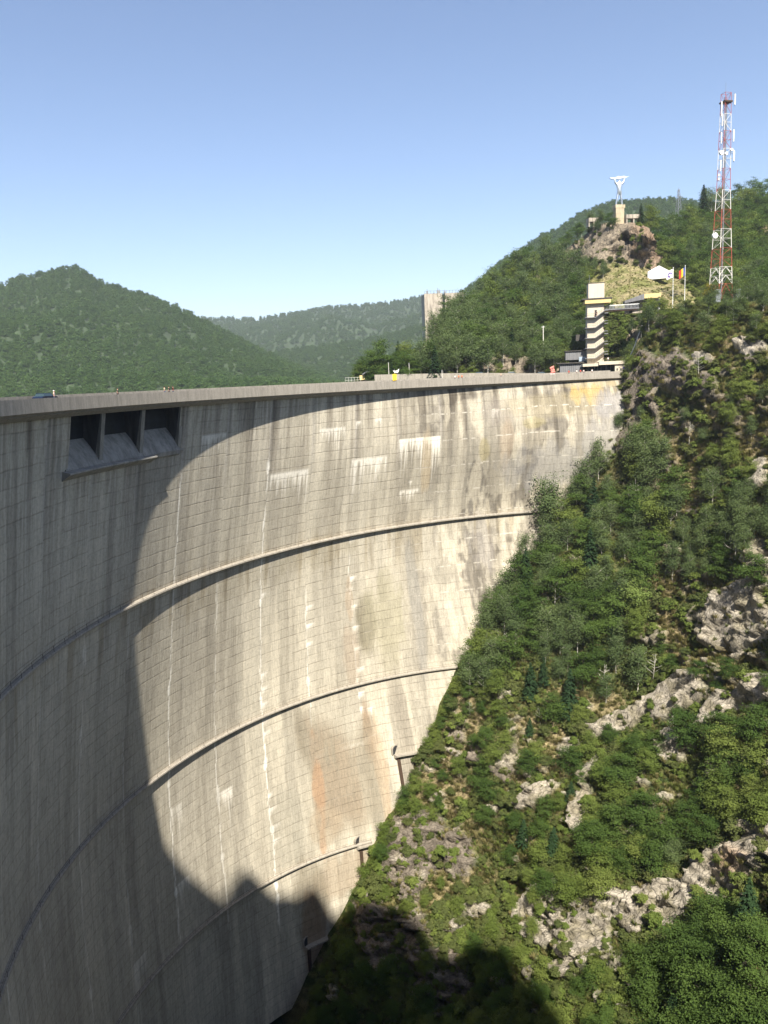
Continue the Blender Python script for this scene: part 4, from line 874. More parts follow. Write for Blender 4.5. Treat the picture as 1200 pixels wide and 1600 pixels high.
HL.append(('far_shore_wood', *hill('far_shore_spur', [(380, 562), (430, 552), (480, 545), (520, 540), (560, 535), (620, 520), (680, 505), (760, 500)], 1500, 1150, 'low wooded spur on the far shore', 14, 30, 2500, 1.1, 3), 'forest on the low spur across the water'))
srcs = []
shore = [(197, 606, 700), (214, 607, 700), (56, 612, 700)]
for k, (x, y, D) in enumerate(shore):
    p = at(x, y, D); p[2] = -8
    t = empty('lakeside_tree', p, ('pale round tree on the far shore, above the crest people at left', 'pale slender tree on the far shore right of the pale round one', 'dark tree on the far shore above the parked car')[k], 'tree')
    t.scale = (1, 1, 1.0); c = link('crown', FAR[k], None, t); tm = trunk_mesh('far_trunk', 'beech', 60+k); tm.materials.append(M['bark']); link('trunk', tm, None, t); srcs.append(c)
for nm, q, hs, lab in HL:
    gn_scatter(nm, q, (rng.uniform(.55, 1.0, len(q))+.3*rng.uniform(0, 1, len(q))**3)*hs*.92, rng.integers(0, 3, len(q)), None, srcs, lab, 'forest')
# ------------------------------------------------------------------ built things
M['cream'] = plain('cream_render', (.54, .48, .385), .9, .12, .6, streak=True); M['pink'] = plain('pinkish_panel', (.56, .49, .40), .85, .1, 1.2, streak=True)
M['yellow'] = plain('yellow_fascia', (.60, .46, .22), .8, .08, .8); M['roof'] = plain('roof_felt', (.07, .065, .06), .95, .2, 1); M['white'] = plain('white_paint', (.78, .78, .76), .5, .06, 2)
M['red'] = plain('red_mast_paint', (.36, .07, .05), .6, .2, 1.5); M['mastwhite'] = plain('white_mast_paint', (.70, .67, .62), .6, .15, 1.5); M['panel'] = plain('corrugated_grey_panel', (.17, .17, .18), .8, .3, 1.2, streak=True)
M['glass'] = plain('window_glass', (.03, .05, .06), .15, .1, 1, 0, .6); M['sky_glass'] = plain('painted_sky_window', (.35, .42, .50), .2, .1, 1, 0, .6)  # second glass has the sky reflection put into its pale blue colour
M['silver'] = plain('polished_steel', (.70, .73, .76), .38, .08, 2, 1.0, .5); M['plinth'] = concrete('plinth_concrete', (.46, .39, .27), 1.2, .45); M['oldc'] = concrete('old_concrete', (.42, .37, .31), .5, .6)
M['blue'] = plain('flag_blue', (.03, .06, .28), .8); M['fyel'] = plain('flag_yellow', (.75, .50, .04), .8); M['fred'] = plain('flag_red', (.55, .04, .03), .8); M['purple'] = plain('emblem_purple', (.12, .07, .30), .8)
M['skin'] = plain('skin', (.45, .27, .19), .6, .05); M['rubber'] = plain('tyre_rubber', (.02, .02, .02), .9)
def shirt(n, c): 
    k = 'sh_'+n
    if k not in M: M[k] = plain(n+'_cloth', c, .9, .08, 4)
    return M[k]
def frame(name, px, py, D, label, cat, rz=0, group=None, z=None):
    p = at(px, py, D) if z is None else at(px, py, depth_for_z(px, py, z))
    return empty(name, p, label, cat, group, rz)
def rail(x0, x1, y, z0, z1, h=1.0, step=.7, r=.035, x_dir=True):
    mb = MB(); n = max(2, int(abs(x1-x0)/step)+1)
    for k in range(n):
        t = k/(n-1); x = x0+(x1-x0)*t; z = z0+(z1-z0)*t; a = (x, y, z) if x_dir else (y, x, z); mb.tube(a, (a[0], a[1], z+h), r*.8, 4)
    for hh in (h, h*.5):
        a = (x0, y, z0+hh) if x_dir else (y, x0, z0+hh); b = (x1, y, z1+hh) if x_dir else (y, x1, z1+hh); mb.tube(a, b, r, 4)
    return mb
# lift tower at the end of the dam
T = frame('lift_tower', 930.5, 579.5, 246, 'tall cream concrete lift tower with zigzag outside stairs at the dam end', 'tower', math.radians(-9)); T.location.z = -.6
b = .6
MB().box(-2.55, 2.55, 0, 5.2, 0, 21.2+b).build('shaft', M['cream'], T)
cb = MB().box(-2.2, 2.65, .1, 5.0, 22.85+b, 27.4+b).build('machine_room', M['pink'], T)
j = MB()
for x in np.arange(-1.9, 2.6, .75): j.box(x-.03, x+.03, .07, .1, 22.9+b, 27.35+b)
j.build('panel_joint', M['cream'], cb); MB().box(-2.3, 2.75, 0, 5.1, 27.4+b, 27.55+b).build('coping', M['roof'], cb)
MB().box(-3.35, 4.5, -1.0, 6.0, 21.2+b, 22.4+b).build('roof_fascia', M['yellow'], T); MB().box(-4.2, 4.9, -1.15, 6.2, 22.42+b, 22.8+b).build('roof_slab', M['roof'], T)
MB().tube((-1.9, .5, 27.5+b), (-1.9, .5, 30+b), .05, 5).build('lightning_rod', M['steel'], T)
for k, z0 in enumerate((16.8, 13.65, 10.5, 7.35, 4.2, 1.1)):
    z = z0+b
    f = MB().prism([(-2.95, z), (-.1, z), (2.75, z+2.0), (3.6, z+2.0), (3.6, z+2.2), (2.65, z+2.2), (-.2, z+.2), (-2.95, z+.2)], -1.25, -.02).build('stair_flight', M['panel'], T)
    r_ = MB(); 
    for src in (rail(-2.95, -.15, -1.2, z+.28, z+.28, 1.0, .55), rail(-.15, 2.7, -1.2, z+.28, z+2.28, 1.0, .55), rail(2.7, 3.6, -1.2, z+2.28, z+2.28, 1.0, .5)): r_.add(src.v, src.f)
    r_.build('stair_railing', M['rust'], f)
    if k < 5: MB().box(2.56, 3.7, -1.2, 5.4, z+1.15, z+1.4).build('side_landing', M['panel'], T); MB().box(-3.3, -2.56, -1.2, 4.6, z, z+.25).build('side_landing', M['panel'], T)
MB().box(-.3, .35, -.06, -.01, 17.1+b, 19.2+b).build('door', M['dark'], T)
# footbridge and canopied station
Bf = frame('footbridge', 930.5, 579.5, 246, 'short steel footbridge from the lift tower to the knoll', 'bridge', math.radians(-9))
MB().box(2.7, 13.2, .2, 2.6, 18.6, 18.95).build('deck', M['panel'], Bf)
f = MB(); 
for y in (.2, 2.6):
    for x in np.arange(2.9, 13.2, .42): f.box(x-.05, x+.05, y-.02, y+.02, 18.98, 19.95)
    f.tube((2.8, y, 20.05), (13.2, y, 20.05), .06, 5)
f.build('railing', M['steel'], Bf)
g = MB()
for y in (.5, 2.3): g.box(2.7, 12.6, y-.12, y+.12, 18.2, 18.58)
g.build('girder', M['rust'], Bf)
St = frame('hilltop_station', 930.5, 579.5, 247, 'flat roofed shelter with yellow fascia and wedge roof on the knoll', 'building', math.radians(-9))
MB().box(14.9, 19.9, 1.0, 1.25, 21.7, 23.1).build('yellow_fascia', M['yellow'], St)
MB().prism([(9.0, 20.6), (14.88, 21.4), (14.88, 23.15), (9.0, 21.3)], 1.05, 5).build('wedge_roof', M['panel'], St)
MB().box(14.9, 19.9, 1.26, 6.0, 21.9, 22.95).build('roof_slab', M['roof'], St)
for x in (10.6, 15.2): MB().box(x, x+.8, 1.8, 2.6, 17.5, 21.6).build('pillar', M['roof'], St)
MB().box(19.3, 19.9, 1.8, 2.3, 18.2, 21.2).build('white_post', M['white'], St)
MB().box(9.4, 19.8, 3.6, 4.0, 17.5, 21.6).build('rear_wall', M['oldc'], St)
# terrace building at the foot of the tower
Tb = frame('terrace_building', 930.5, 579.5, 243.5, 'low cream terrace building below the lift tower with railed roof', 'building', math.radians(-9))
MB().box(.6, 9.0, -4.0, 3, 1.75, 2.75).build('fascia', M['yellow2'] if 'yellow2' in M else M['cream'], Tb); MB().box(-4.2, .58, -3.2, 3, 1.45, 2.3).build('side_fascia', M['cream'], Tb)
MB().box(-2.5, 5.4, -1.5, -1.2, -1.5, 1.7).build('glazed_front', M['glass'], Tb)
mu = MB()
for x in (-2.4, -.6, .4, 1.4, 2.9, 3.2, 4.3): mu.box(x, x+.12, -1.62, -1.51, -1.5, 1.7)
mu.build('mullion', M['steel'], Tb)
wl_ = MB().box(5.42, 9.0, -3.6, 3, -1.5, 1.72).build('end_wall', M['cream'], Tb); MB().tube((8.05, -3.66, .45), (8.05, -3.61, .45), .42, 14).build('round_emblem', M['purple'], wl_)
for x in (5.9, 7.0): MB().box(x, x+.35, -3.65, -3.61, -.2, .5).build('notice', M['glass'], wl_)
rl = rail(-2.5, 9.0, -3.9, 2.78, 2.78, 1.05, .8); rl.build('terrace_railing', M['rust'], Tb)
# older annexes on the left
An = frame('corrugated_annex', 896, 579.5, 248, 'grey corrugated annex left of the lift tower', 'building', math.radians(-9))
w_ = MB().box(-4.2, 3.5, 0, 4, -1.5, 2.35).build('lower_wall', M['panel'], An); q = MB()
for x in np.arange(-4.1, 3.5, .62): q.box(x, x+.14, -.05, -.002, -1.4, 2.3)
q.build('batten', M['steel'], w_); MB().box(-5.2, 3.9, -.6, 4.4, 2.36, 2.7).build('lower_roof', M['roof'], An)
w_ = MB().box(-2.3, 4.4, 1.8, 6, 3.5, 6.2).build('upper_wall', M['panel'], An); q = MB()
for x in np.arange(-2.2, 4.4, .62): q.box(x, x+.14, 1.75, 1.798, 3.9, 6.1)
q.build('batten', M['steel'], w_); MB().box(-2.6, 4.6, 1.4, 6.4, 6.21, 6.45).build('upper_roof', M['roof'], An); MB().box(1.9, 4.2, 1.6, 1.74, 2.9, 4.3).build('window', M['sky_glass'], An)
MB().box(1.2, 4.2, 4.5, 7, 9.5, 11.5).build('upper_ledge', M['roof'], An)
# flags
def zat(p0, py):
    lo, hi = -50., 300.
    for _ in range(50):
        m_ = (lo+hi)/2; lo, hi = (lo, m_) if pix((p0[0], p0[1], m_))[1] < py else (m_, hi)
    return float(m_)
def flag(px, label, cols, D=236, top=420, bot=478, droop=.0, emb=False):
    p0 = at(px, bot, D); H = float(at(px, top, D)[2]-p0[2])
    t = empty('flagpole', p0, label, 'flagpole', 'flagpoles on the brow of the slope', math.radians(-12)); MB().tube((0, 0, -2), (0, 0, H), .10, 8, .06).build('pole', M['white'], t); MB().ell((0, 0, H+.1), (.13, .13, .13)).build('finial', M['white'], t)
    L = 1.9; Hh = 2.5; nx, nz = 24, 14; V = []; mats = []
    for a in range(nz+1):
        for c in range(nx+1):
            u = c/nx; v = a/nz; x = -u*L*(1-.25*droop); V.append((x, .22*math.sin(u*9+v*2)*u, H-.25-v*Hh*(1-.35*u*droop*0)-u*(.75+droop*1.0)))
    me = bpy.data.meshes.new('flag'); Q = [(a*(nx+1)+c, a*(nx+1)+c+1, (a+1)*(nx+1)+c+1, (a+1)*(nx+1)+c) for a in range(nz) for c in range(nx)]
    me.from_pydata(V, [], Q); [me.materials.append(M[m_]) for m_ in cols]
    for k, pl in enumerate(me.polygons): 
        c = k % nx; a = k//nx
        if emb:
            rr = math.hypot((c-nx*.5)/nx*L, (a-nz*.5)/nz*Hh); pl.material_index = 1 if .32 < rr < .72 and not (a > nz*.5 and c < nx*.42) else 0
        else: pl.material_index = min(2, int(c/nx*3))
    me.update(); o = link('flag', me, None, t, True); sd = o.modifiers.new('thickness', 'SOLIDIFY'); sd.thickness = .02
flag(1051, 'left flagpole with white flag and purple ring emblem', ['white', 'purple'], emb=True)
flag(1069.5, 'right flagpole with blue, yellow and red flag hanging half limp', ['blue', 'fyel', 'fred'], top=417, bot=476, droop=.35)
# marquee
Te = frame('marquee', 1029, 432, 288, 'white marquee tent on the knoll behind the flags', 'tent', math.radians(-25)); 
MB().prism([(-3.6, -1), (3.6, -1), (3.6, 1.7), (.3, 3.7), (-3.6, 1.9)], -2, 4).build('canvas', M['white'], Te); MB().tube((-3.7, -2.05, -1), (-3.7, -2.05, 1.9), .07, 5).build('corner_pole', M['steel'], Te)
# telecom mast
mb0 = at(1125.5, 466, 240); mt0 = at(1132, 145, 240); MH = zat(mb0, 146)-float(mb0[2])
Ma = empty('lattice_mast', mb0, 'tall red and white lattice telecom mast with antennas', 'mast', None, math.radians(14))
bands = [0, .07, .155, .25, .345, .44, .535, .64, .735, .82, .90, 1.0]; hw = lambda f: 3.1*(1-f/.54)+1.75*(f/.54) if f < .54 else 1.75*(1-(f-.54)/.46)+1.28*((f-.54)/.46)
def cn(f, k): a = hw(f)*.78; s = ((-1, -1), (1, -1), (1, 1), (-1, 1))[k % 4]; return Vector((s[0]*a, s[1]*a, f*MH))
for q in range(11):
    mt = M['red'] if q % 2 == 0 else M['mastwhite']; f0, f1 = bands[q], bands[q+1]; m_ = MB(); npn = 2 if q > 0 else 1
    for s in range(npn):
        a0 = f0+(f1-f0)*s/npn; a1 = f0+(f1-f0)*(s+1)/npn
        for k in range(4):
            m_.tube(cn(a0, k), cn(a1, k), .11-.04*a0, 6); m_.tube(cn(a1, k), cn(a1, k+1), .05, 4)
            if q < 2:
                mid = (cn(a1, k)+cn(a1, k+1))/2 if q == 1 else (cn(a1, k)+cn(a1, k+1))/2
                m_.tube(cn(a0, k), mid, .065, 4); m_.tube(cn(a0, k+1), mid, .065, 4)
                h1 = (cn(a0, k)+mid)/2; h2 = (cn(a0, k+1)+mid)/2; e_ = cn((a0+a1)/2, k); m_.tube(h1, e_, .05, 4); m_.tube(h2, cn((a0+a1)/2, k+1), .05, 4)
            else:
                if (k+s) % 2: m_.tube(cn(a0, k), cn(a1, k+1), .045, 4)
                else: m_.tube(cn(a1, k), cn(a0, k+1), .045, 4)
    m_.build('mast_section', mt, Ma)
ld_ = MB()
for x in (-.25, .25): ld_.tube((-.6+x, -.4, 0), (-.6+x, -.4, MH*.98), .05, 4)
for z in np.arange(1, MH*.98, .8): ld_.tube((-.85, -.4, z), (-.35, -.4, z), .03, 4)
ld_.build('ladder', M['rust'], Ma); cb_ = MB(); 
for x in (-.1, .05, .2): cb_.tube((x, -.3, 0), (x, -.3, MH*.95), .05, 4)
cb_.build('cable_run', M['steel'], Ma)
def zf(y): return (462-y)/(462-145)*MH
for x, y0, y1, wd, yy in ((2.3, 163, 147, .32, -1), (-2.6, 182, 160, .28, -1.5), (-2.0, 196, 178, .3, -1.2), (2.2, 218, 200, .3, -1), (-2.1, 222, 205, .25, -1.1), (2.2, 248, 232, .34, -1.4), (2.9, 247, 233, .34, -.6), (-2.2, 264, 247, .3, -1.2)):
    z0, z1 = zf(y0), zf(y1); a_ = MB().box(x-wd/2, x+wd/2, yy-.12, yy+.12, z0, z1).build('panel_antenna', M['white'], Ma)
    m_ = MB(); [m_.tube((x, yy, z), (math.copysign(1.2, x), -1.0, z+.1), .05, 4) for z in (z0+.6, z1-.6)]; m_.tube((x, yy+.2, z0-.3), (x, yy+.2, z1+.3), .05, 5); m_.build('bracket', M['steel'], a_)
m_ = MB(); [m_.tube((-1.3, -1.2, z), (-2.7, -1.5, z-.6), .06, 4) for z in (zf(160), zf(172))]; m_.build('antenna_arm', M['rust'], Ma)
for x, y, r in ((-2.5, 237, .62), (-3.9, 364, .85), (-.8, 238, .45), (1.0, 232, .4)):
    z = zf(y); d = MB().tube((x, -1.5, z), (x, -2.1, z), r, 18).build('dish_antenna', M['white'], Ma); MB().tube((x, -1.4, z), (math.copysign(1.3, x), -1.0, z), .07, 5).build('dish_arm', M['steel'], d)
for y in (276, 270): MB().box(-2.9, -2.3, -1.3, -.9, zf(y)-.3, zf(y)+.3).build('radio_unit', M['white'], Ma)
MB().box(-1.35, 1.35, -1.35, 1.35, MH*.955, MH*.962).build('top_platform', M['rust'], Ma); MB().tube((-.2, 0, MH), (-.2, 0, MH+3), .04, 4).build('lightning_rod', M['steel'], Ma)
for x in (-3.6, 3.4): MB().box(x-.8, x+.8, -3.8, -2.6, -1.5, 2.3).build('equipment_cabinet', M['steel'], Ma)
# statue and plinth
Pl = frame('statue_plinth', 967, 349, 310, 'weathered concrete plinth under the silver statue', 'plinth', math.radians(8)); 
MB().box(-1.95, 1.55, -1.4, 1.6, -2, 5.6).build('pillar', M['plinth'], Pl); MB().box(-2.1, 1.9, -1.5, 1.7, 5.61, 6.9).build('cap', M['plinth'], Pl)
s_ = MB()
for z in (1.6, 3.6, 4.8): s_.box(-1.97, 1.57, -1.43, -1.401, z, z+.09)
s_.build('form_line', M['oldc'], Pl)
def skinmesh(name, V, E, Rr, mat, parent=None, sub=1):
    me = bpy.data.meshes.new(name); me.from_pydata([tuple(v) for v in V], E, []); o = link(name, me, mat, parent); md = o.modifiers.new('skin', 'SKIN'); md.use_smooth_shade = True
    if not me.skin_vertices: 
        pass
    sv = me.skin_vertices[0].data
    for k, r in enumerate(Rr): sv[k].radius = (r, r) if not isinstance(r, tuple) else r
    sv[0].use_root = True; m2 = o.modifiers.new('sub', 'SUBSURF'); m2.levels = sub; m2.render_levels = sub; return o
sc_ = at(967.5, 322, 310)
Stt = empty('statue', sc_, 'silver steel statue of a striding man lifting a winged bolt overhead', 'statue', None, math.radians(0)); k_ = 1.0
V = [(0, 0, 5.2), (0, 0, 6.6), (0, 0, 8.0), (0, 0, 8.9), (0, -.1, 9.7), (-.55, 0, 4.9), (-.95, -.1, 2.6), (-1.35, 0, .2), (-1.5, -.35, .05), (.55, 0, 4.9), (.85, -.1, 2.5), (1.15, 0, .2), (1.25, -.35, .05),
     (-.95, 0, 8.3), (-1.75, 0, 9.2), (-1.9, 0, 10.6), (.95, 0, 8.3), (1.75, 0, 9.2), (2.0, 0, 10.7)]
E_ = [(0, 1), (1, 2), (2, 3), (3, 4), (0, 5), (5, 6), (6, 7), (7, 8), (0, 9), (9, 10), (10, 11), (11, 12), (2, 13), (13, 14), (14, 15), (2, 16), (16, 17), (17, 18)]
skinmesh('body', V, E_, [.8, .85, 1.2, .45, .55, .56, .44, .34, .25, .56, .44, .34, .25, .52, .42, .3, .52, .42, .3], M['silver'], Stt)
wg = MB().prism([(-3.9, 10.6), (-2.7, 10.2), (-1.2, 10.3), (-.2, 10.1), (1.0, 10.4), (2.2, 10.3), (3.9, 11.2), (2.6, 11.1), (1.6, 11.4), (.5, 11.2), (-.6, 11.4), (-1.8, 10.9), (-2.8, 10.95), (-3.8, 11.0)], -.35, .35); wg.build('winged_bolt', M['silver'], Stt)
def pavil(px, py, D, w_, lab, dz=0):
    P = frame('viewing_shelter', px, py, D, lab, 'shelter', math.radians(6)); MB().box(-w_/2, w_/2, -1.5, 1.5, 1.2, 2.7).build('slab', M['oldc'], P)
    for x in (-w_/2+.1, 0, w_/2-.5): MB().box(x, x+.4, -1.3, 1.3, -.8, 1.19).build('pier', M['oldc'], P)
pavil(925.5, 352, 322, 4.3, 'small concrete viewing slab on the crag left of the statue')
pavil(987.5, 347, 309, 5.9, 'long concrete viewing slab on the crag right of the statue')
# pylon
py0 = at(1059.5, 352, 420); PH = float(at(1057, 298, 420)[2]-py0[2]); Py = empty('power_pylon', py0, 'slender white lattice power pylon on the skyline between tree groups', 'pylon', None, .3); m_ = MB()
pc = lambda f, k: Vector((((-1, 1, 1, -1)[k % 4])*(1.15*(1-f)+.35), ((-1, -1, 1, 1)[k % 4])*(1.15*(1-f)+.35), f*PH))
for s in range(9):
    for k in range(4): m_.tube(pc(s/9, k), pc((s+1)/9, k), .10, 4); m_.tube(pc(s/9, k), pc((s+1)/9, k+1), .07, 4)
m_.build('lattice', M['steel'], Py); c_ = MB(); c_.tube((-1.2, 0, PH*.80), (2.6, 0, PH*.80), .16, 4); c_.tube((-.9, 0, PH*.9), (.9, 0, PH*.9), .1, 4); c_.tube((0, 0, PH*.9), (0, 0, PH*1.06), .1, 4); c_.build('crossarm', M['steel'], Py)
# concrete tower behind the wood
Ct = frame('concrete_tower', 698, 596, 400, 'massive weathered concrete tower rising above the wood at the lake', 'tower', math.radians(4)); H_ = 44.3
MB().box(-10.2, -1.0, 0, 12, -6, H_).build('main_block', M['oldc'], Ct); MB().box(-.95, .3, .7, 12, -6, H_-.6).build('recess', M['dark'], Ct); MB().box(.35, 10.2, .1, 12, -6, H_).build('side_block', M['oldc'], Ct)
m_ = MB(); 
for x in np.arange(-10, 10.2, 1.6): m_.tube((x, .2, H_), (x, .2, H_+1.3), .07, 4)
m_.tube((-10, .2, H_+1.3), (10, .2, H_+1.3), .06, 4); m_.build('railing', M['rust'], Ct)
for x, h in ((-8.5, 2.4), (-3.1, 2.8), (-2.3, 2.2), (.6, 1.8)): MB().box(x-.4, x+.4, 1, 1.8, H_+.02, H_+h*.6).tube((x, 1.4, H_), (x, 1.4, H_+h), .12, 5).build('rooftop_unit', M['steel'], Ct)
# lake road wall
wp = [(585, 585.5, 266), (640, 584.3, 262), (700, 583.2, 259), (760, 582.7, 256), (810, 582.9, 254), (866, 583.4, 250)]
P_ = [at(*q) for q in wp]; m_ = MB(); V = []
for p in P_:
    n_ = np.array([p[0], p[1], 0]); n_ /= np.linalg.norm(n_)
    for o_, z in ((0, -4), (0, p[2]), (.5, p[2]), (.5, -4)): V.append((p[0]+n_[0]*o_, p[1]+n_[1]*o_, z))
F_ = [(a*4+b_, a*4+(b_+1) % 4, a*4+4+(b_+1) % 4, a*4+4+b_) for a in range(len(P_)-1) for b_ in range(4)]
o = m_.add(V, F_+[(0, 1, 2, 3), (20, 21, 22, 23)]).build('roadside_wall', M['ledge']); tag(o, 'long grey concrete retaining wall of the lake road beyond the crest', 'wall')
V = []
for p in P_:
    n_ = np.array([p[0], p[1], 0]); n_ /= np.linalg.norm(n_)
    for o_ in (.5, 9): V.append((p[0]+n_[0]*o_, p[1]+n_[1]*o_, p[2]-1.1))
me = bpy.data.meshes.new('lake_road'); me.from_pydata(V, [], [(a*2, a*2+1, a*2+3, a*2+2) for a in range(5)]); tag(link('lake_road', me, M['road']), 'lake road behind the retaining wall', 'road', kind='structure')
# cars
M['carblue'] = plain('dark_blue_car_paint', (.015, .025, .06), .25, .05, 1, .3, .6); M['carwhite'] = plain('white_car_paint', (.75, .75, .75), .3, .05, 1, 0, .6); M['cargrey'] = plain('silver_car_paint', (.38, .42, .47), .3, .05, 1, .3, .6); M['cardark'] = plain('black_car_paint', (.02, .02, .022), .3, .05, 1, 0, .6)
def car(p, rz, paint, label):
    t = empty('parked_car', p, label, 'car', None, rz); h = 1.0
    body = [(-2.15, .35), (-2.2, .8), (-1.95, .98), (-1.1, 1.02), (1.2, 1.02), (2.0, .85), (2.2, .6), (2.15, .32)]
    MB().prism(body, -.85, .85).build('body', paint, t)
    MB().add([(-1.75, -.78, 1.0), (1.15, -.78, 1.0), (1.15, .78, 1.0), (-1.75, .78, 1.0), (-1.35, -.62, 1.46), (.35, -.62, 1.46), (.35, .62, 1.46), (-1.35, .62, 1.46)], [(0, 1, 5, 4), (1, 2, 6, 5), (2, 3, 7, 6), (3, 0, 4, 7)]).build('window_band', M['glass'], t)
    MB().box(-1.4, .4, -.64, .64, 1.44, 1.5).build('roof', paint, t)
    for x in (-1.35, 1.35):
        for y in (-.85, .85):
            w_ = MB().tube((x, y-.1, .32), (x, y+.1, .32), .32, 16).build('wheel', M['rubber'], t); MB().tube((x, y+math.copysign(.1, y), .32), (x, y+math.copysign(.115, y), .32), .2, 12).build('rim', M['steel'], w_)
    for y in (-.6, .6): MB().box(2.12, 2.22, y-.18, y+.18, .62, .76).build('headlight', M['white'], t)
p, a = crest_at(72, 3.4); car(p, a, M['carblue'], 'dark blue car on the crest road at the far left')
def road_pt(x): 
    k = max(i for i in range(len(wp)-1) if wp[i][0] <= x); f = (x-wp[k][0])/(wp[k+1][0]-wp[k][0]); p = P_[k]*(1-f)+P_[k+1]*f; a = math.atan2(P_[k+1][1]-P_[k][1], P_[k+1][0]-P_[k][0]); n_ = np.array([p[0], p[1], 0]); n_ /= np.linalg.norm(n_); q = p+n_*3; q[2] = p[2]-1.09; return q, a
for x, pt, lb in ((751, 'cardark', 'black car on the lake road under the roadside cliff'), (801, 'carwhite', 'white car on the lake road right of the black car'), (848, 'cargrey', 'silver grey car near the dam end on the lake road')):
    q, a = road_pt(x); car(q, a, M[pt], lb)
# people
def person(p, rz, top, legs, label, hat=None, arm=0, hair=(.03, .02, .015), name='person'):
    t = empty(name, p, label, 'person', None, rz)
    la = {0: [(-.23, 0, 1.40), (-.30, .03, 1.12), (-.28, -.10, .88)], 1: [(-.23, 0, 1.42), (-.42, -.05, 1.60), (-.62, -.08, 1.80)]}[arm]
    V = [(0, 0, .93), (0, 0, 1.15), (0, 0, 1.38), (0, -.01, 1.50), (0, -.03, 1.62), (0, -.02, 1.72), (-.10, 0, .86), (-.12, -.02, .48), (-.13, .03, .08), (-.13, -.12, .04), (.10, 0, .86), (.12, -.02, .48), (.13, .03, .08), (.13, -.12, .04)]+la+[(.23, 0, 1.40), (.30, .03, 1.12), (.28, -.10, .88)]
    E_ = [(0, 1), (1, 2), (2, 3), (3, 4), (4, 5), (0, 6), (6, 7), (7, 8), (8, 9), (0, 10), (10, 11), (11, 12), (12, 13), (2, 14), (14, 15), (15, 16), (2, 17), (17, 18), (18, 19)]
    skinmesh('body', V, E_, [(.15, .11), (.13, .10), (.16, .11), .055, .095, .08, .085, .055, .04, .035, .085, .055, .04, .035, .055, .04, .028, .055, .04, .028], M['skin'], t)
    if top is not None:
        l2 = [la[0], tuple((np.array(la[0])+np.array(la[1]))/2)]
        skinmesh('shirt', [(0, 0, .90), (0, 0, 1.15), (0, 0, 1.38), (0, 0, 1.46)]+l2+[(.23, 0, 1.40), (.27, .02, 1.24)], [(0, 1), (1, 2), (2, 3), (2, 4), (4, 5), (2, 6), (6, 7)], [(.18, .14), (.16, .13), (.19, .14), .09, .085, .07, .085, .07], top, t)
    skinmesh('trousers', [(0, 0, .98), (-.10, 0, .85), (-.12, -.02, .48), (.10, 0, .85), (.12, -.02, .48)], [(0, 1), (1, 2), (0, 3), (3, 4)], [(.17, .13), .11, .08, .11, .08], legs, t)
    hm = shirt('hair_dark', hair) if hat is None else hat
    MB().ell((0, .0, 1.73), (.105, .12, .09)).build('hair' if hat is None else 'hat', hm, t)
Wt, Dk = shirt('white', (.7, .7, .68)), shirt('dark', (.03, .03, .04)); Pk = shirt('pale pink', (.62, .50, .48)); Rd = shirt('red', (.45, .06, .05)); Or = shirt('orange', (.62, .18, .07)); Bn = shirt('maroon', (.22, .06, .05)); Bg = shirt('beige', (.5, .42, .33)); Jn = shirt('denim', (.06, .09, .17))
CR = 'people leaning along the crest parapet'
for x, dr, tp, lg, ht, am, lb in ((86, .1, Pk, Jn, Wt, 0, 'person in pale pink shirt and white hat beside the dark blue car'), (185, -.3, Dk, Dk, None, 0, 'person in dark clothes alone above the middle spillway bay'),
        (258, -.2, Bg, Jn, None, 0, 'person in beige top, leftmost of three above the right spillway bay'), (265, -.2, Dk, Dk, None, 0, 'person in dark clothes, middle one of three above the spillway'),
        (271, -.2, Bn, Jn, None, 1, 'person in maroon top raising one arm above the spillway'), (711, -.2, Wt, Jn, None, 0, 'person in white left of two orange shirts'), (717, -.2, Or, Jn, None, 0, 'person in orange shirt next to the one in white'),
        (722, .3, Or, Dk, None, 0, 'person in orange shirt, right hand one of the pair'), (783, -.2, Bg, Jn, None, 0, 'lone person in beige at the parapet below the black and white cars'), (889, -.2, Rd, Dk, None, 0, 'person in red standing in front of the corrugated annex'),
        (901, -.2, Wt, Jn, None, 0, 'person in white below the lift tower, left one'), (907, .2, Rd, Jn, None, 0, 'person in red between people in white and pink'), (912, -.2, Pk, Jn, None, 0, 'person in pale pink right of the one in red'), (925, -.2, Wt, Dk, None, 0, 'person in white in front of the glazed front')):
    p, a = crest_at(x, dr); person(p, a+math.pi*random.choice((0, 1))+.3, tp, lg, lb, ht, am)
def tower_pt(x, y, z): return np.array(T.matrix_world @ Vector((x, y, z))) if False else np.array(Matrix.Translation(T.location) @ Matrix.Rotation(math.radians(-9), 4, 'Z') @ Vector((x, y, z)))
person(tower_pt(.1, -.7, 17.15+b), .2, Dk, Dk, 'person in black on the top stair landing of the lift tower'); person(tower_pt(3.4, -3.4, 2.80+.6), .2, Wt, Jn, 'person in white on the railed terrace roof')
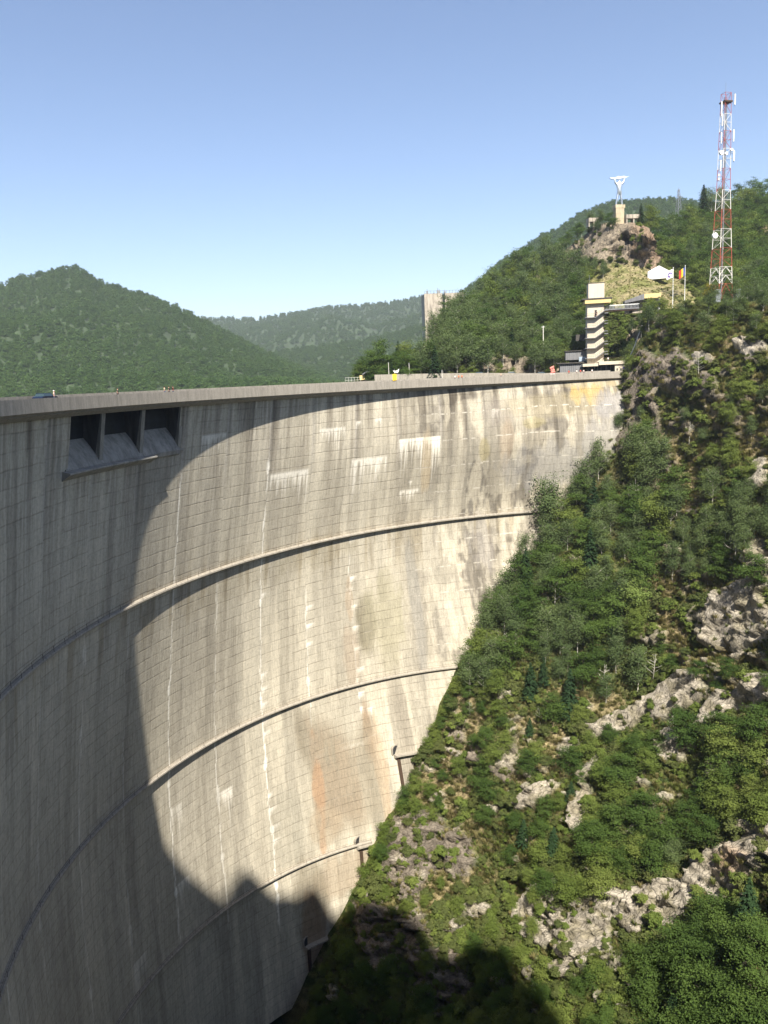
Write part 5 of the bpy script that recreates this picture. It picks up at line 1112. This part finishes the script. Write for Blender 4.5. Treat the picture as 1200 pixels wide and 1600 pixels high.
# banner, pink stall display, kiosk, lamp posts
p, a = crest_at(617, 5.0, -.75); t = empty('banner_stand', p, 'upright yellow banner with small white pennant on top behind the parapet', 'banner'); MB().tube((0, 0, 0), (0, 0, 4.0), .05, 6).build('pole', M['steel'], t)
MB().prism([(-.55, 1.0), (-.45, .9), (.5, 1.0), (.6, 2.5), (.1, 2.75), (-.6, 2.6)], -.2, .2).build('banner', M['fyel'], t); MB().prism([(.05, 3.0), (.9, 2.9), (1.2, 3.5), (1.3, 4.1), (.9, 3.7), (.4, 3.5), (-.4, 3.6)], -.05, .05).build('pennant', M['white'], t)
M['stall'] = plain('pink_stall', (.62, .22, .18), .7, .35, 2.5)
p, a = crest_at(863, 5.0, -.75); t = empty('stall_display', p, 'tall pink and red souvenir display beside the silver grey car', 'stall'); m_ = MB()
for k in range(16): m_.ell((random.uniform(-.6, .6), random.uniform(-.3, .3), random.uniform(.6, 2.9)), (.38, .3, .38), 8, 5)
m_.build('goods', M['stall'], t); MB().box(-.7, .7, -.35, .35, 0, .9).build('stand', M['white'], t)
K = frame('kiosk', 579, 597, 286, 'small lakeside kiosk with dark canopy and yellow sign under a big tree', 'kiosk', math.radians(5)); MB().box(-3.2, 2.6, -.5, 3, 0, 2.6).build('wall', M['roof'], K)
MB().prism([(-3.0, 3.0), (-1.2, 4.1), (2.8, 3.6), (2.8, 3.3), (-1.2, 3.7), (-3.0, 2.7)], -2.2, 3.4).build('canopy', M['panel'], K); MB().box(-4.0, -2.1, -.9, -.7, .9, 2.6).build('sign', M['yellow'], K)
for x in (.6, 2.5): MB().tube((x, -2, -1), (x, -2, 3.3), .14, 6).build('post', M['white'], K)
MB().box(-.6, .3, -.56, -.51, 1.0, 2.7).build('window', M['sky_glass'], K)
Rl = frame('shore_railing', 551, 598, 284, 'pale tubular railing by the shore left of the kiosk', 'railing'); r_ = rail(-2.6, 3.0, 0, 0, 0, 1.9, 1.1, .05).build('rails', M['mastwhite'], Rl)
for x, y0, y1, D, lb in ((676, 594, 558, 262, 'slim pale pole behind the parapet left of the road wall'), (691, 593, 579, 258, 'short pale post near the left end of the road wall'), (640, 594, 568, 264, 'thin grey pole among the shore trees'), (608, 594, 567, 270, 'thin grey pole right of the kiosk')):
    a_, b_ = at(x, y0, D), at(x, y1, D); t = empty('road_post', a_, lb, 'post'); MB().tube((0, 0, -1), (0, 0, float(b_[2]-a_[2])), .11, 6, .08).build('shaft', M['mastwhite'], t); MB().box(-.18, .18, -.12, .12, float(b_[2]-a_[2]), float(b_[2]-a_[2])+.2).build('cap', M['steel'], t)
a_ = at(849, 545, 262); t = empty('utility_pole', a_, 'pale utility pole standing in the wood left of the annex', 'pole'); MB().tube((0, 0, -3), (0, 0, 7.6), .16, 7, .12).build('shaft', M['mastwhite'], t); MB().tube((-.6, 0, 7.2), (.6, 0, 7.2), .07, 5).build('crossbar', M['steel'], t)
# pipe down the gully
m_ = MB(); gp = [at(1003, 508, 233), at(999, 520, 233.5), at(992, 540, 234), at(984, 558, 234.5), at(979, 569, 235)]
for a_, b_ in zip(gp, gp[1:]): m_.tube(a_, b_, .17, 7)
tag(m_.build('gully_pipe', M['mastwhite']), 'pale pipe running down the gully right of the lift tower', 'pipe')

# ------------------------------------------------------------------ air
m, t_, o_ = nodes('air'); v_ = t_.nodes.new('ShaderNodeVolumePrincipled'); v_.inputs['Color'].default_value = (.86, .93, 1, 1); v_.inputs['Density'].default_value = .00013; v_.inputs['Anisotropy'].default_value = .2; t_.links.new(v_.outputs[0], o_.inputs['Volume'])
hz = MB().box(-9600, 9600, -9600, 12600, -176, max(345, float(rz.max())+8, float(max(q[:, 2].max() for _, q, _, _ in HL))+25)).build('haze', m); tag(hz, 'pale summer haze over the valley', 'haze', kind='stuff')
